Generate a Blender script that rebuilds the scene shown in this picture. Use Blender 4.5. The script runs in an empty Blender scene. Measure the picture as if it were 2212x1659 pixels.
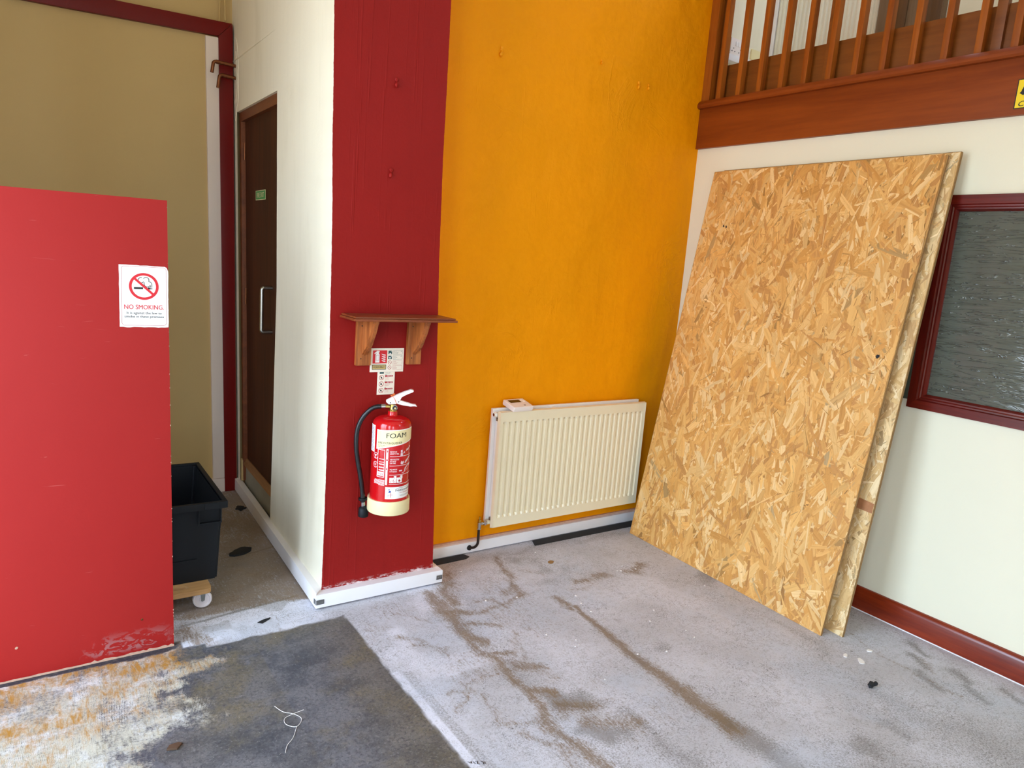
import bpy, bmesh, math, random
import numpy as np
from mathutils import Vector, Matrix
random.seed(7)
rng = np.random.default_rng(7)
S = bpy.context.scene
COL = S.collection
R = math.radians

# ---------------------------------------------------------------- camera, world, exposure
def make_camera():
    yaw, pitch, roll = R(34.9836), R(-9.9334), R(4.4389)
    fwd = Vector((math.sin(yaw)*math.cos(pitch), math.cos(yaw)*math.cos(pitch), math.sin(pitch)))
    r0 = Vector((math.cos(yaw), -math.sin(yaw), 0)); u0 = r0.cross(fwd)
    r = math.cos(roll)*r0 + math.sin(roll)*u0
    u = -math.sin(roll)*r0 + math.cos(roll)*u0
    cd = bpy.data.cameras.new('camera'); co = bpy.data.objects.new('camera', cd); COL.objects.link(co)
    m = Matrix((r, u, -fwd)).transposed().to_4x4(); m.translation = Vector((-3.1713, -2.8872, 1.4768))
    co.matrix_world = m
    cd.sensor_width = 36; cd.lens = 1534.02*36/2212; cd.clip_start = .02
    S.camera = co
make_camera()

SKY, GROUND, STRENGTH = (.66, .84, 1.06), (.92, .90, .84), 13.0
w = bpy.data.worlds.new('world'); S.world = w; w.use_nodes = True
nt = w.node_tree; nt.nodes.clear()
tc = nt.nodes.new('ShaderNodeTexCoord'); sep = nt.nodes.new('ShaderNodeSeparateXYZ'); mr = nt.nodes.new('ShaderNodeMapRange')
mr.inputs[1].default_value = -.12; mr.inputs[2].default_value = .12
mx = nt.nodes.new('ShaderNodeMix'); mx.data_type = 'RGBA'
mx.inputs[6].default_value = (*[c*.5 for c in GROUND], 1); mx.inputs[7].default_value = (*SKY, 1)
bg = nt.nodes.new('ShaderNodeBackground'); bg.inputs[1].default_value = STRENGTH
out = nt.nodes.new('ShaderNodeOutputWorld')
for a, b in ((tc.outputs['Generated'], sep.inputs[0]), (sep.outputs[2], mr.inputs[0]), (mr.outputs[0], mx.inputs[0]), (mx.outputs[2], bg.inputs[0]), (bg.outputs[0], out.inputs[0])):
    nt.links.new(a, b)
S.view_settings.view_transform = 'Standard'; S.view_settings.look = 'None'
S.view_settings.exposure = 0.0; S.view_settings.gamma = 1.0; S.view_settings.use_curve_mapping = False
S.cycles.use_denoising = True; S.cycles.max_bounces = 10; S.cycles.diffuse_bounces = 7; S.cycles.caustics_reflective = False; S.cycles.caustics_refractive = False
S.cycles.sample_clamp_indirect = 8

# openings of the room that let the daylight in (shopfront panes left, shop door behind)
XL, YB, ZC = -4.75, -5.2, 4.1
LEFT_OPEN = [(-4.3, -3.1), (-1.98, -1.40), (-1.32, -.15)]
LEFT_Z = (.12, 2.75)
BACK_OPEN = [(-3.9, -3.3)]
BACK_Z = (.05, 2.2)
LANDING_FILL = (.22, .50, -1.7, -.5)      # ceiling opening added to brighten the landing
def portal(name, loc, rot, sx, sy):
    l = bpy.data.lights.new(name, 'AREA'); l.shape = 'RECTANGLE'; l.size = sx; l.size_y = sy
    l.cycles.is_portal = True
    o = bpy.data.objects.new(name, l); o.location = loc; o.rotation_euler = rot; COL.objects.link(o)
for i, (a, b) in enumerate(LEFT_OPEN):
    portal('daylight_portal', (XL-.05, (a+b)/2, sum(LEFT_Z)/2), (R(90), 0, R(-90)), b-a, LEFT_Z[1]-LEFT_Z[0])
for i, (a, b) in enumerate(BACK_OPEN):
    portal('daylight_portal', ((a+b)/2, YB-.05, sum(BACK_Z)/2), (R(90), 0, 0), b-a, BACK_Z[1]-BACK_Z[0])

portal('daylight_portal', ((LANDING_FILL[0]+LANDING_FILL[1])/2, (LANDING_FILL[2]+LANDING_FILL[3])/2, ZC+.12), (0, 0, 0), LANDING_FILL[1]-LANDING_FILL[0], LANDING_FILL[3]-LANDING_FILL[2])

# ---------------------------------------------------------------- material helpers
def lin(c):
    return tuple((x/255/12.92 if x/255 <= .04045 else ((x/255+.055)/1.055)**2.4) for x in c)
class NT:
    def __init__(s, name, rough=.5, metal=0.0, spec=.5):
        s.m = bpy.data.materials.new(name); s.m.use_nodes = True; s.t = s.m.node_tree
        s.p = s.t.nodes['Principled BSDF']
        s.p.inputs['Roughness'].default_value = rough; s.p.inputs['Metallic'].default_value = metal
        s.p.inputs['Specular IOR Level'].default_value = spec
        s._o = None
    def n(s, ty, **kw):
        x = s.t.nodes.new(ty)
        for k, v in kw.items(): setattr(x, k, v)
        return x
    def L(s, a, b): s.t.links.new(a, b)
    def set(s, sock, v):
        if isinstance(v, bpy.types.NodeSocket): s.L(v, sock)
        elif isinstance(v, (tuple, list)) and len(v) == 3 and sock.type == 'RGBA': sock.default_value = (*v, 1)
        else: sock.default_value = v
    def obj(s):
        if s._o is None: s._o = s.n('ShaderNodeTexCoord')
        return s._o.outputs['Object']
    def rand(s): return s.n('ShaderNodeObjectInfo').outputs['Random']
    def uv(s):
        return s.n('ShaderNodeUVMap').outputs[0]
    def attr(s, name): return s.n('ShaderNodeAttribute', attribute_name=name)
    def map(s, v, scale=(1, 1, 1), rot=(0, 0, 0), loc=(0, 0, 0)):
        x = s.n('ShaderNodeMapping'); s.L(v, x.inputs[0]); x.inputs['Scale'].default_value = scale; x.inputs['Rotation'].default_value = rot
        s.set(x.inputs['Location'], loc); return x.outputs[0]
    def noise(s, v, scale, detail=3, rough=.55, dist=0):
        x = s.n('ShaderNodeTexNoise'); s.L(v, x.inputs['Vector']); x.inputs['Scale'].default_value = scale; x.inputs['Detail'].default_value = detail
        x.inputs['Roughness'].default_value = rough; x.inputs['Distortion'].default_value = dist; return x.outputs[0]
    def vor(s, v, scale, feature='F1', rnd=1.0):
        x = s.n('ShaderNodeTexVoronoi', feature=feature); s.L(v, x.inputs['Vector']); x.inputs['Scale'].default_value = scale; x.inputs['Randomness'].default_value = rnd
        return x.outputs[0]
    def wave(s, v, scale, dist=2, detail=2, dscale=1, axis='X', prof='SIN'):
        x = s.n('ShaderNodeTexWave', bands_direction=axis, wave_profile=prof); s.L(v, x.inputs['Vector'])
        x.inputs['Scale'].default_value = scale; x.inputs['Distortion'].default_value = dist; x.inputs['Detail'].default_value = detail; x.inputs['Detail Scale'].default_value = dscale
        return x.outputs['Fac']
    def math(s, op, a, b=0.0, clamp=False):
        x = s.n('ShaderNodeMath', operation=op, use_clamp=clamp); s.set(x.inputs[0], a); s.set(x.inputs[1], b); return x.outputs[0]
    def ss(s, v, lo, hi, a=0.0, b=1.0):
        x = s.n('ShaderNodeMapRange', interpolation_type='SMOOTHSTEP'); s.set(x.inputs[0], v)
        x.inputs[1].default_value = lo; x.inputs[2].default_value = hi; x.inputs[3].default_value = a; x.inputs[4].default_value = b; return x.outputs[0]
    def mix(s, f, a, b, mode='MIX'):
        x = s.n('ShaderNodeMix', data_type='RGBA', blend_type=mode); s.set(x.inputs[0], f); s.set(x.inputs[6], a); s.set(x.inputs[7], b); return x.outputs[2]
    def ramp(s, f, stops):
        x = s.n('ShaderNodeValToRGB'); s.set(x.inputs[0], f); e = x.color_ramp.elements
        while len(e) < len(stops): e.new(.5)
        for k, (p, c) in enumerate(stops): e[k].position = p; e[k].color = (*c, 1)
        return x.outputs[0]
    def bump(s, h, strength=.3, dist=.01, prev=None):
        x = s.n('ShaderNodeBump'); s.set(x.inputs['Height'], h); x.inputs['Strength'].default_value = strength; x.inputs['Distance'].default_value = dist
        if prev is not None: s.L(prev, x.inputs['Normal'])
        return x.outputs[0]
    def col(s, c): s.set(s.p.inputs['Base Color'], c); return s
    def nrm(s, b): s.L(b, s.p.inputs['Normal']); return s
    def xyz(s):
        x = s.n('ShaderNodeSeparateXYZ'); s.L(s.obj(), x.inputs[0]); return x.outputs
def plain(name, c, rough=.5, metal=0.0, spec=.5, var=.0, scale=30, bump=0):
    N = NT(name, rough, metal, spec); c = lin(c)
    if var or bump:
        f = N.noise(N.obj(), scale, 4)
        if var: N.col(N.mix(f, tuple(x*(1-var) for x in c), tuple(min(1, x*(1+var)) for x in c)))
        else: N.col(c)
        if bump: N.nrm(N.bump(f, bump, .002))
    else: N.col(c)
    return N.m
def paint(name, c, rough=.5, lump=.25, fine=.15, var=.08, streak=0.0, spec=.22, drip=0.0, extra=None, crack=0.0):
    N = NT(name, rough, 0, spec); c = lin(c); o = N.obj()
    f = N.noise(o, 1.6, 5, .6)
    base = N.mix(f, tuple(x*(1-var) for x in c), tuple(min(1, x*(1+var)) for x in c))
    if streak:
        g = N.noise(N.map(o, (30, 30, 1.2)), 1.0, 4)
        base = N.mix(N.math('MULTIPLY', N.ss(g, .45, .75), streak), base, tuple(x*.8 for x in c))
    if extra: base = extra(N, base)
    N.col(base)
    b = N.bump(N.noise(o, 2.2, 4, .5), lump, .06)
    b = N.bump(N.noise(o, 13, 5, .6), lump*.45, .012, b)
    b = N.bump(N.noise(o, 90, 4, .65), fine, .004, b)
    if crack:
        r_ = N.math('ABSOLUTE', N.math('SUBTRACT', N.noise(N.map(o, (1, 1, .8), (0, .5, 0)), 3.2, 6, .6, 1.2), .5))
        m_ = N.math('MULTIPLY', N.ss(r_, .0, .028, 1, 0), N.ss(N.noise(N.map(o, loc=(.6, 0, .4)), 1.3, 3), .52, .68))
        b = N.bump(m_, crack, .012, b)
    if drip:
        d = N.ss(N.noise(N.map(o, (70, 70, 1.3)), 1.0, 2), .60, .68)
        b = N.bump(N.math('MULTIPLY', d, N.ss(N.noise(o, 3, 2), .45, .6)), drip, .004, b)
    N.nrm(b)
    return N.m
def wood(name, dark, light, axis='X', scale=1.0, rough=.4, spec=.5, knots=.0, rnd=False, mid=None, contrast=1.0):
    N = NT(name, rough, 0, spec); o = N.obj()
    if rnd:
        r = N.rand(); cb = N.n('ShaderNodeCombineXYZ')
        for k in range(3): N.L(N.math('MULTIPLY', r, 13.7+k*5), cb.inputs[k])
        o = N.map(o, loc=cb.outputs[0])
    sc = {'X': (1.2, 16, 16), 'Y': (16, 1.2, 16), 'Z': (16, 16, 1.2)}[axis]
    v = N.map(o, tuple(x*scale for x in sc))
    g = N.noise(v, 1.0, 6, .65, .6)
    g2 = N.noise(N.map(v, (7, 7, 7)), 1.0, 3, .6)
    f = N.math('ADD', N.math('MULTIPLY', g, .75), N.math('MULTIPLY', g2, .25))
    f = N.ss(f, .5-.22/contrast, .5+.22/contrast)
    d, l = lin(dark), lin(light)
    c = N.ramp(f, [(0, d), (.5, lin(mid) if mid else tuple((a+b)/2 for a, b in zip(d, l))), (1, l)])
    if knots:
        kv = N.map(o, {'X': (.35, 1, 1), 'Y': (1, .35, 1), 'Z': (1, 1, .35)}[axis])
        k = N.ss(N.vor(kv, 6), .03, .14, 1, 0)
        c = N.mix(N.math('MULTIPLY', k, knots), c, tuple(x*.25 for x in d))
    N.col(c); N.nrm(N.bump(f, .12, .002))
    return N.m
def metal(name, c, rough=.3, var=.15):
    N = NT(name, rough, 1.0); c = lin(c)
    N.col(N.mix(N.noise(N.obj(), 60, 4), tuple(x*(1-var) for x in c), c)); return N.m

# ---------------------------------------------------------------- mesh helpers
class MB:
    def __init__(s): s.bm = bmesh.new()
    def box(s, x0, x1, y0, y1, z0, z1, bevel=0, seg=2, mat=None):
        vs = [s.bm.verts.new(p) for p in ((x0,y0,z0),(x1,y0,z0),(x1,y1,z0),(x0,y1,z0),(x0,y0,z1),(x1,y0,z1),(x1,y1,z1),(x0,y1,z1))]
        fs = [s.bm.faces.new([vs[i] for i in f]) for f in ((3,2,1,0),(4,5,6,7),(0,1,5,4),(1,2,6,5),(2,3,7,6),(3,0,4,7))]
        if mat is not None:
            for v in vs: v.co = mat @ v.co
        if bevel:
            es = list({e for f in fs for e in f.edges})
            bmesh.ops.bevel(s.bm, geom=es, offset=bevel, segments=seg, profile=.7, affect='EDGES')
        return s
    def prism(s, pts, off, bevel=0):
        off = Vector(off)
        a = [s.bm.verts.new(p) for p in pts]; b = [s.bm.verts.new(Vector(p)+off) for p in pts]
        n = len(pts); fs = [s.bm.faces.new(a[::-1]), s.bm.faces.new(b)]
        for i in range(n): fs.append(s.bm.faces.new([a[i], a[(i+1) % n], b[(i+1) % n], b[i]]))
        if bevel:
            es = list({e for f in fs for e in f.edges})
            bmesh.ops.bevel(s.bm, geom=es, offset=bevel, segments=2, profile=.7, affect='EDGES')
        return s
    def quad(s, *pts): s.bm.faces.new([s.bm.verts.new(p) for p in pts]); return s
    def tube(s, path, r, seg=12, cap=True):
        path = [Vector(p) for p in path]; n = len(path); rings = []
        rr = r if isinstance(r, (list, tuple)) else [r]*n
        up = None
        for i, p in enumerate(path):
            t = (path[min(i+1, n-1)]-path[max(i-1, 0)]).normalized()
            if up is None:
                up = Vector((0, 0, 1)) if abs(t.z) < .9 else Vector((1, 0, 0))
            u = (up - t*up.dot(t)).normalized(); up = u; v = t.cross(u)
            rings.append([s.bm.verts.new(p+rr[i]*(math.cos(2*math.pi*k/seg)*u+math.sin(2*math.pi*k/seg)*v)) for k in range(seg)])
        for i in range(n-1):
            for k in range(seg): s.bm.faces.new([rings[i][k], rings[i][(k+1) % seg], rings[i+1][(k+1) % seg], rings[i+1][k]])
        if cap: s.bm.faces.new(rings[0][::-1]); s.bm.faces.new(rings[-1])
        return s
    def lathe(s, prof, c=(0, 0, 0), axis=(0, 0, 1), seg=32):
        ax = Vector(axis).normalized(); u = ax.orthogonal().normalized(); v = ax.cross(u); c = Vector(c); rings = []
        for r, h in prof:
            if r < 1e-6: rings.append([s.bm.verts.new(c+ax*h)]); continue
            rings.append([s.bm.verts.new(c+ax*h+r*(math.cos(2*math.pi*k/seg)*u+math.sin(2*math.pi*k/seg)*v)) for k in range(seg)])
        for a, b in zip(rings, rings[1:]):
            for k in range(seg):
                k2 = (k+1) % seg
                if len(a) == 1 and len(b) == 1: continue
                if len(a) == 1: s.bm.faces.new([a[0], b[k2], b[k]])
                elif len(b) == 1: s.bm.faces.new([a[k], a[k2], b[0]])
                else: s.bm.faces.new([a[k], a[k2], b[k2], b[k]])
        return s
    def grid(s, rows):
        vr = [[s.bm.verts.new(p) for p in row] for row in rows]
        for a, b in zip(vr, vr[1:]):
            for k in range(len(a)-1): s.bm.faces.new([a[k], a[k+1], b[k+1], b[k]])
        return s
    def plate(s, outer, holes, z0, z1):
        if holes:
            a, c = outer, holes[0]; n = len(a)
            vv = [[s.bm.verts.new((x, y, z)) for x, y in l] for l, z in ((a, z0), (a, z1), (c, z1), (c, z0))]
            for q in range(4):
                for i in range(n): s.bm.faces.new([vv[q][i], vv[q][(i+1) % n], vv[(q+1) % 4][(i+1) % n], vv[(q+1) % 4][i]])
            return s
        es = []
        for loop in [outer]+holes:
            vs = [s.bm.verts.new((x, y, z0)) for x, y in loop]
            es += [s.bm.edges.new((vs[i], vs[(i+1) % len(vs)])) for i in range(len(vs))]
        g = bmesh.ops.triangle_fill(s.bm, use_beauty=True, edges=es)['geom']
        fs = [f for f in g if isinstance(f, bmesh.types.BMFace)]
        e = bmesh.ops.extrude_face_region(s.bm, geom=fs)['geom']
        for v in e:
            if isinstance(v, bmesh.types.BMVert): v.co.z = z1
        return s
    def blob(s, c, size, jitter=.3, sub=2, seed=0):
        rg = random.Random(seed)
        r = bmesh.ops.create_icosphere(s.bm, subdivisions=sub, radius=1)
        for v in r['verts']:
            k = 1+jitter*(rg.random()-.5)
            v.co = Vector(c)+Vector((v.co.x*size[0]*k, v.co.y*size[1]*k, v.co.z*size[2]*k))
        return s
def finish(o, label=None, cat=None, group=None, kind=None):
    if label: o['label'] = label
    if cat: o['category'] = cat
    if group: o['group'] = group
    if kind: o['kind'] = kind
    return o
def obj(name, mb, mat, parent=None, label=None, cat=None, group=None, kind=None, smooth=38, recalc=True):
    bm = mb.bm
    if recalc: bmesh.ops.recalc_face_normals(bm, faces=bm.faces)
    if smooth:
        for f in bm.faces: f.smooth = True
        for e in bm.edges:
            if len(e.link_faces) == 2 and e.calc_face_angle(0) > R(smooth): e.smooth = False
    me = bpy.data.meshes.new(name); bm.to_mesh(me); bm.free(); me.materials.append(mat)
    o = bpy.data.objects.new(name, me); COL.objects.link(o)
    if parent is not None:
        p = parent; off = Vector((0, 0, 0))
        while p is not None: off += p.location; p = p.parent
        me.transform(Matrix.Translation(-off)); o.parent = parent
    else:
        # origin at the base centre of the thing
        co = np.empty(len(me.vertices)*3, np.float32); me.vertices.foreach_get('co', co); co = co.reshape(-1, 3)
        if kind != 'structure':
            c = Vector(((co[:, 0].min()+co[:, 0].max())/2, (co[:, 1].min()+co[:, 1].max())/2, co[:, 2].min()))
            c = Vector([float(x) for x in c])
            me.transform(Matrix.Translation(-c)); o.location = c
    return finish(o, label, cat, group, kind)
def thing(name, loc, label, cat, group=None, kind=None):
    o = bpy.data.objects.new(name, None); COL.objects.link(o); o.location = loc; o.empty_display_size = .05
    return finish(o, label, cat, group, kind)

# flat print: 2D shapes mapped on a surface
_tc = {}
def text2d(s, ital=0.0, bold=0.0):
    k = (s, ital, bold)
    if k in _tc: return _tc[k]
    cu = bpy.data.curves.new('t', 'FONT'); cu.body = s; cu.size = 1; cu.shear = ital; cu.offset = bold; cu.resolution_u = 3
    o = bpy.data.objects.new('t', cu); COL.objects.link(o)
    dg = bpy.context.evaluated_depsgraph_get(); me = bpy.data.meshes.new_from_object(o.evaluated_get(dg))
    V = np.array([v.co[:2] for v in me.vertices]); F = [list(p.vertices) for p in me.polygons]
    bpy.data.objects.remove(o); bpy.data.curves.remove(cu); bpy.data.meshes.remove(me)
    _tc[k] = (V, F); return V, F
class Flat:
    def __init__(s): s.V = []; s.F = []
    def poly(s, pts):
        n = len(s.V); s.V += [tuple(p) for p in pts]; s.F.append(list(range(n, n+len(pts)))); return s
    def rect(s, u0, v0, u1, v1, nu=1):
        for i in range(nu):
            a = u0+(u1-u0)*i/nu; b = u0+(u1-u0)*(i+1)/nu; s.poly([(a, v0), (b, v0), (b, v1), (a, v1)])
        return s
    def frame(s, u0, v0, u1, v1, t, nu=1):
        s.rect(u0, v0, u1, v0+t, nu); s.rect(u0, v1-t, u1, v1, nu); s.rect(u0, v0+t, u0+t, v1-t); s.rect(u1-t, v0+t, u1, v1-t); return s
    def ring(s, c, r0, r1, n=28, ax=1.0, a0=0, a1=360):
        for i in range(n):
            a, b = R(a0+(a1-a0)*i/n), R(a0+(a1-a0)*(i+1)/n)
            q = lambda r, t: (c[0]+r*math.cos(t)*ax, c[1]+r*math.sin(t))
            s.poly([q(r0, a), q(r1, a), q(r1, b), q(r0, b)])
        return s
    def disc(s, c, r, n=24, ax=1.0): return s.poly([(c[0]+r*math.cos(2*math.pi*i/n)*ax, c[1]+r*math.sin(2*math.pi*i/n)) for i in range(n)])
    def line(s, pts, w):
        pts = [Vector(p) for p in pts]
        for i in range(len(pts)-1):
            d = (pts[i+1]-pts[i]); nn = Vector((-d.y, d.x)).normalized()*w/2
            s.poly([pts[i]-nn, pts[i+1]-nn, pts[i+1]+nn, pts[i]+nn])
        return s
    def text(s, st, u0, v0, width=None, height=None, align='L', ital=0.0, bold=0.0):
        V, F = text2d(st, ital)
        if bold:
            V = np.vstack([V, V+[bold*1.6, 0]]); F = F+[[i+len(V)//2 for i in f] for f in F]
        mn, mxx = V.min(0), V.max(0); cap = .69
        sy = height/cap if height else None
        sx = width/(mxx[0]-mn[0]) if width else None
        if sx is None: sx = sy
        if sy is None: sy = sx
        W = (mxx[0]-mn[0])*sx
        off = u0 - (W/2 if align == 'C' else W if align == 'R' else 0)
        n = len(s.V)
        s.V += [((p[0]-mn[0])*sx+off, p[1]*sy+v0) for p in V]; s.F += [[i+n for i in f] for f in F]
        return s
    def build(s, name, mat, parent, mapf, lift=.0006, **kw):
        me = bpy.data.meshes.new(name); V = [None]*len(s.V)
        for i, f in enumerate(s.F):
            for k in f: V[k] = mapf(*s.V[k], lift+(i % 9)*1.2e-5)
        off = Vector((0, 0, 0)); p = parent
        while p is not None: off += p.location; p = p.parent
        me.from_pydata([Vector(q)-off for q in V], [], s.F); me.materials.append(mat); me.update()
        o = bpy.data.objects.new(name, me); COL.objects.link(o); o.parent = parent
        if name in ('fine_print', 'white_print', 'white_symbol', 'pictogram', 'class_symbol', 'class_letter', 'prohibition_ring', 'print_ground', 'black_symbol', 'camera_symbol', 'cigarette_symbol', 'emblem', 'ink_mark', 'lettering'): o['kind'] = 'stuff'
        return finish(o, **kw)

# ---------------------------------------------------------------- materials
def chips(N, base):          # pale worn paint just above the white trim
    z = N.xyz()[2]
    m = N.math('MULTIPLY', N.ss(z, .067, .090, 1, 0), N.ss(N.noise(N.map(N.obj(), (30, 30, 90)), 1.0, 5, .7), .46, .62))
    return N.mix(m, base, lin((225, 205, 205)))
M_red = paint('red_wall_paint', (142, 18, 14), .6, .22, .16, .10, .18, drip=.35, extra=chips)
def warmmottle(N, base):
    f = N.ss(N.noise(N.map(N.obj(), (1, 1, .7)), 1.3, 3), .42, .72)
    return N.mix(N.math('MULTIPLY', f, .45), base, lin((212, 138, 0)))
M_yellow = paint('yellow_wall_paint', (240, 151, 0), .55, .70, .16, .07, .06, spec=.12, crack=.26, drip=.15, extra=warmmottle)
def sooty(N, base):
    f = N.ss(N.noise(N.map(N.obj(), (6, 6, 1.5)), 1.0, 5), .5, .75)
    return N.mix(N.math('MULTIPLY', f, .25), base, lin((200, 185, 150)))
M_white = paint('white_wall_paint', (240, 230, 206), .55, .28, .16, .03, .10, extra=sooty)
M_cream = paint('cream_wall_paint', (196, 166, 112), .5, .12, .10, .05)
M_offwhite = paint('offwhite_wall_paint', (228, 222, 198), .5, .10, .06, .02)
def scuffs(N, base):
    x, y, z = N.xyz()
    # scraped grey patch low on the board
    dx = N.math('ABSOLUTE', N.math('SUBTRACT', x, .155));
    m = N.math('MULTIPLY', N.ss(dx, .08, .17, 1, 0), N.ss(z, .05, .11, 1, 0))
    m = N.math('MULTIPLY', m, N.ss(z, .012, .03))
    g = N.noise(N.map(N.obj(), (22, 1, 40), (0, .7, 0)), 1.0, 4, .6, 1.5)
    base = N.mix(N.math('MULTIPLY', m, N.math('MULTIPLY', N.ss(g, .50, .58), .62)), base, lin((172, 122, 124)))
    h = N.noise(N.map(N.obj(), (3, 1, 30), (0, .4, 0)), 1.0, 3, .6, 2)
    base = N.mix(N.math('MULTIPLY', N.ss(h, .70, .72), .35), base, lin((205, 110, 105)))
    return base
M_board = paint('glossy_red_board', (166, 36, 34), .5, .06, .06, .04, extra=scuffs)
M_darkred = paint('dark_red_gloss', (106, 14, 12), .35, .05, .08, .06)
M_trimwhite = paint('white_trim_gloss', (238, 234, 236), .35, .05, .06, .03)
M_strip = paint('white_strip_gloss', (228, 210, 196), .4, .05, .05, .03)
M_raw = plain('raw_board_edge', (200, 160, 138), .8, var=.25, scale=60)
M_steel = metal('brushed_steel', (190, 188, 180), .28)
M_zinc = metal('zinc_plate', (150, 152, 150), .42)
M_copper = metal('tarnished_copper', (150, 95, 65), .4, .4)
M_brass = metal('brass', (205, 180, 95), .25)
M_chrome = metal('chrome', (205, 205, 205), .18)
M_door = wood('dark_door_veneer', (50, 20, 4), (80, 38, 12), 'Z', .6, .6, spec=.2)
M_doorframe = wood('door_frame_brown', (96, 46, 18), (132, 70, 32), 'Y', 1, .5)
M_doorbar = wood('weather_bar_wood', (120, 80, 45), (165, 115, 70), 'Y', 1, .6)
M_riser = plain('grey_step_face', (150, 145, 128), .7, var=.2, scale=8)
M_shelf = wood('stained_pine_shelf', (96, 38, 18), (150, 74, 34), 'X', 1.2, .4)
M_bracket = wood('stained_pine_bracket', (120, 58, 22), (192, 112, 54), 'Z', 1.6, .42, contrast=1.3)
M_fascia = wood('fascia_mahogany_stain', (108, 42, 6), (142, 66, 16), 'Y', .45, .45, spec=.3)
M_baluster = wood('baluster_mahogany_stain', (118, 52, 6), (164, 90, 22), 'Z', .8, .45, spec=.3, knots=.8, rnd=True)
M_skirt = wood('upper_skirting_stain', (106, 54, 14), (138, 78, 26), 'Y', .5, .4, knots=.6)
M_mahog = wood('mahogany_gloss', (92, 22, 8), (152, 54, 22), 'Y', .6, .22, spec=.6, knots=.9)
M_frame = wood('window_frame_gloss', (70, 10, 8), (112, 26, 16), 'Y', .8, .24, spec=.6)
M_framev = wood('window_frame_gloss_upright', (70, 10, 8), (112, 26, 16), 'Z', .8, .24, spec=.6)
M_black = plain('black_plastic', (13, 15, 19), .55, spec=.3, var=.15, scale=12)
M_blackrub = plain('black_rubber', (26, 26, 28), .75, var=.3, scale=200, bump=.4)
M_hose = plain('black_hose', (20, 20, 22), .32)
M_plank = wood('dolly_pine', (150, 105, 60), (205, 160, 105), 'X', 1.0, .6)
M_wheel = plain('white_nylon_wheel', (222, 212, 214), .4, var=.06)
M_rad = plain('cream_radiator_enamel', (234, 221, 190), .24, var=.03, scale=10)
M_radw = plain('white_radiator_enamel', (240, 236, 232), .35, var=.03)
M_plastic = plain('white_plastic', (240, 228, 222), .35)
M_lcd = plain('grey_screen', (38, 34, 22), .2)
M_extred = plain('extinguisher_red', (192, 14, 20), .14, spec=.6)
M_extcream = plain('extinguisher_cream', (236, 220, 170), .4, var=.04)
M_lever = plain('white_lever_enamel', (246, 232, 226), .3)
M_orange = plain('orange_tag', (226, 110, 40), .5)
P_white = plain('print_white', (246, 242, 240), .35)
P_paper = plain('print_ivory', (244, 232, 214), .4, var=.04, scale=40)
P_cream = plain('print_cream', (238, 222, 172), .3)
P_black = plain('print_black', (18, 18, 18), .5)
P_red = plain('print_red', (214, 30, 44), .4)
P_darkred = plain('print_darkred', (176, 28, 36), .4)
P_pink = plain('print_pink', (228, 196, 200), .4)
P_green = plain('print_green', (28, 140, 62), .4)
P_teal = plain('print_teal', (40, 78, 78), .4)
P_tan = plain('print_tan', (200, 172, 112), .4)
P_yellow = plain('print_yellow', (236, 206, 20), .4)
P_blue = plain('print_blue', (36, 64, 150), .4)

# ================================================================= SETTING
def lerp(t, ps):
    return float(np.interp(t, [p[0] for p in ps], [p[1] for p in ps]))
LE = [(0, -2.1885), (.066, -2.188), (.259, -2.186), (.517, -2.185), (.834, -2.184), (1.0, -2.185), (1.2, -2.188), (1.42, -2.190), (1.62, -2.193), (1.86, -2.201), (2.02, -2.203), (2.25, -2.208), (2.34, -2.210), (4.1, -2.235)]
RE = [(0, -1.665), (.074, -1.667), (.347, -1.677), (.671, -1.693), (.981, -1.707), (1.2, -1.714), (1.454, -1.725), (1.646, -1.729), (1.85, -1.734), (2.0, -1.7345), (2.26, -1.736), (2.46, -1.738), (4.1, -1.745)]
def jit(z, a, k):
    a *= .5
    return a*(math.sin(z*61+k)+.7*math.sin(z*137+2*k)+.6*math.sin(z*293+k*3)+.5*math.sin(z*521+k))/2
def xl(z): return lerp(z, LE)+jit(z, .0012, 1)
def xr(z): return lerp(z, RE)+jit(z, .0010, 4)
def xside(y, z):
    t = (y+.22)/1.58
    return lerp(z, LE)*(1-t)+(-2.143-.0185*z)*t
zs = sorted(set(list(np.arange(0, 2.5, .006))+list(np.arange(2.55, 4.1, .05))+[4.1]))
b = MB(); b.grid([[(xl(z), -.22, z), (lerp(z, LE)+.004, -.22, z), (lerp(z, RE)-.004, -.22, z), (xr(z), -.22, z)] for z in zs])
obj('wall_pillar', b, M_red, kind='structure', label='red painted front of the pillar between white and yellow walls', smooth=60)
b = MB(); b.grid([[(xr(z), -.22, z), (xr(z)+.002, 0.05, z)] for z in zs])
obj('wall_pillar_side', b, M_yellow, kind='structure', label='narrow yellow return of the pillar', smooth=60)
# white side wall with the door opening
DR = [(0, .612), (.081, .609), (.6, .575), (1.263, .526), (2.138, .517), (2.2, .517)]
b = MB(); zz = [z for z in zs if z <= 2.14]+[2.14]
b.grid([[(xl(z), -.22, z)]+[(xside(y, z), y, z) for y in (-.216, .05, .3, lerp(z, DR))] for z in zz])
b.grid([[(xl(z), -.22, z)]+[(xside(y, z), y, z) for y in (-.216, .05, .3, .517, .9, 1.1, 1.3, 1.5)] for z in [2.14]+[z for z in zs if z > 2.14]])
b.grid([[(xside(y, z), y, z) for y in (1.29, 1.5)] for z in (0, .7, 1.4, 2.14)])
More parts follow.
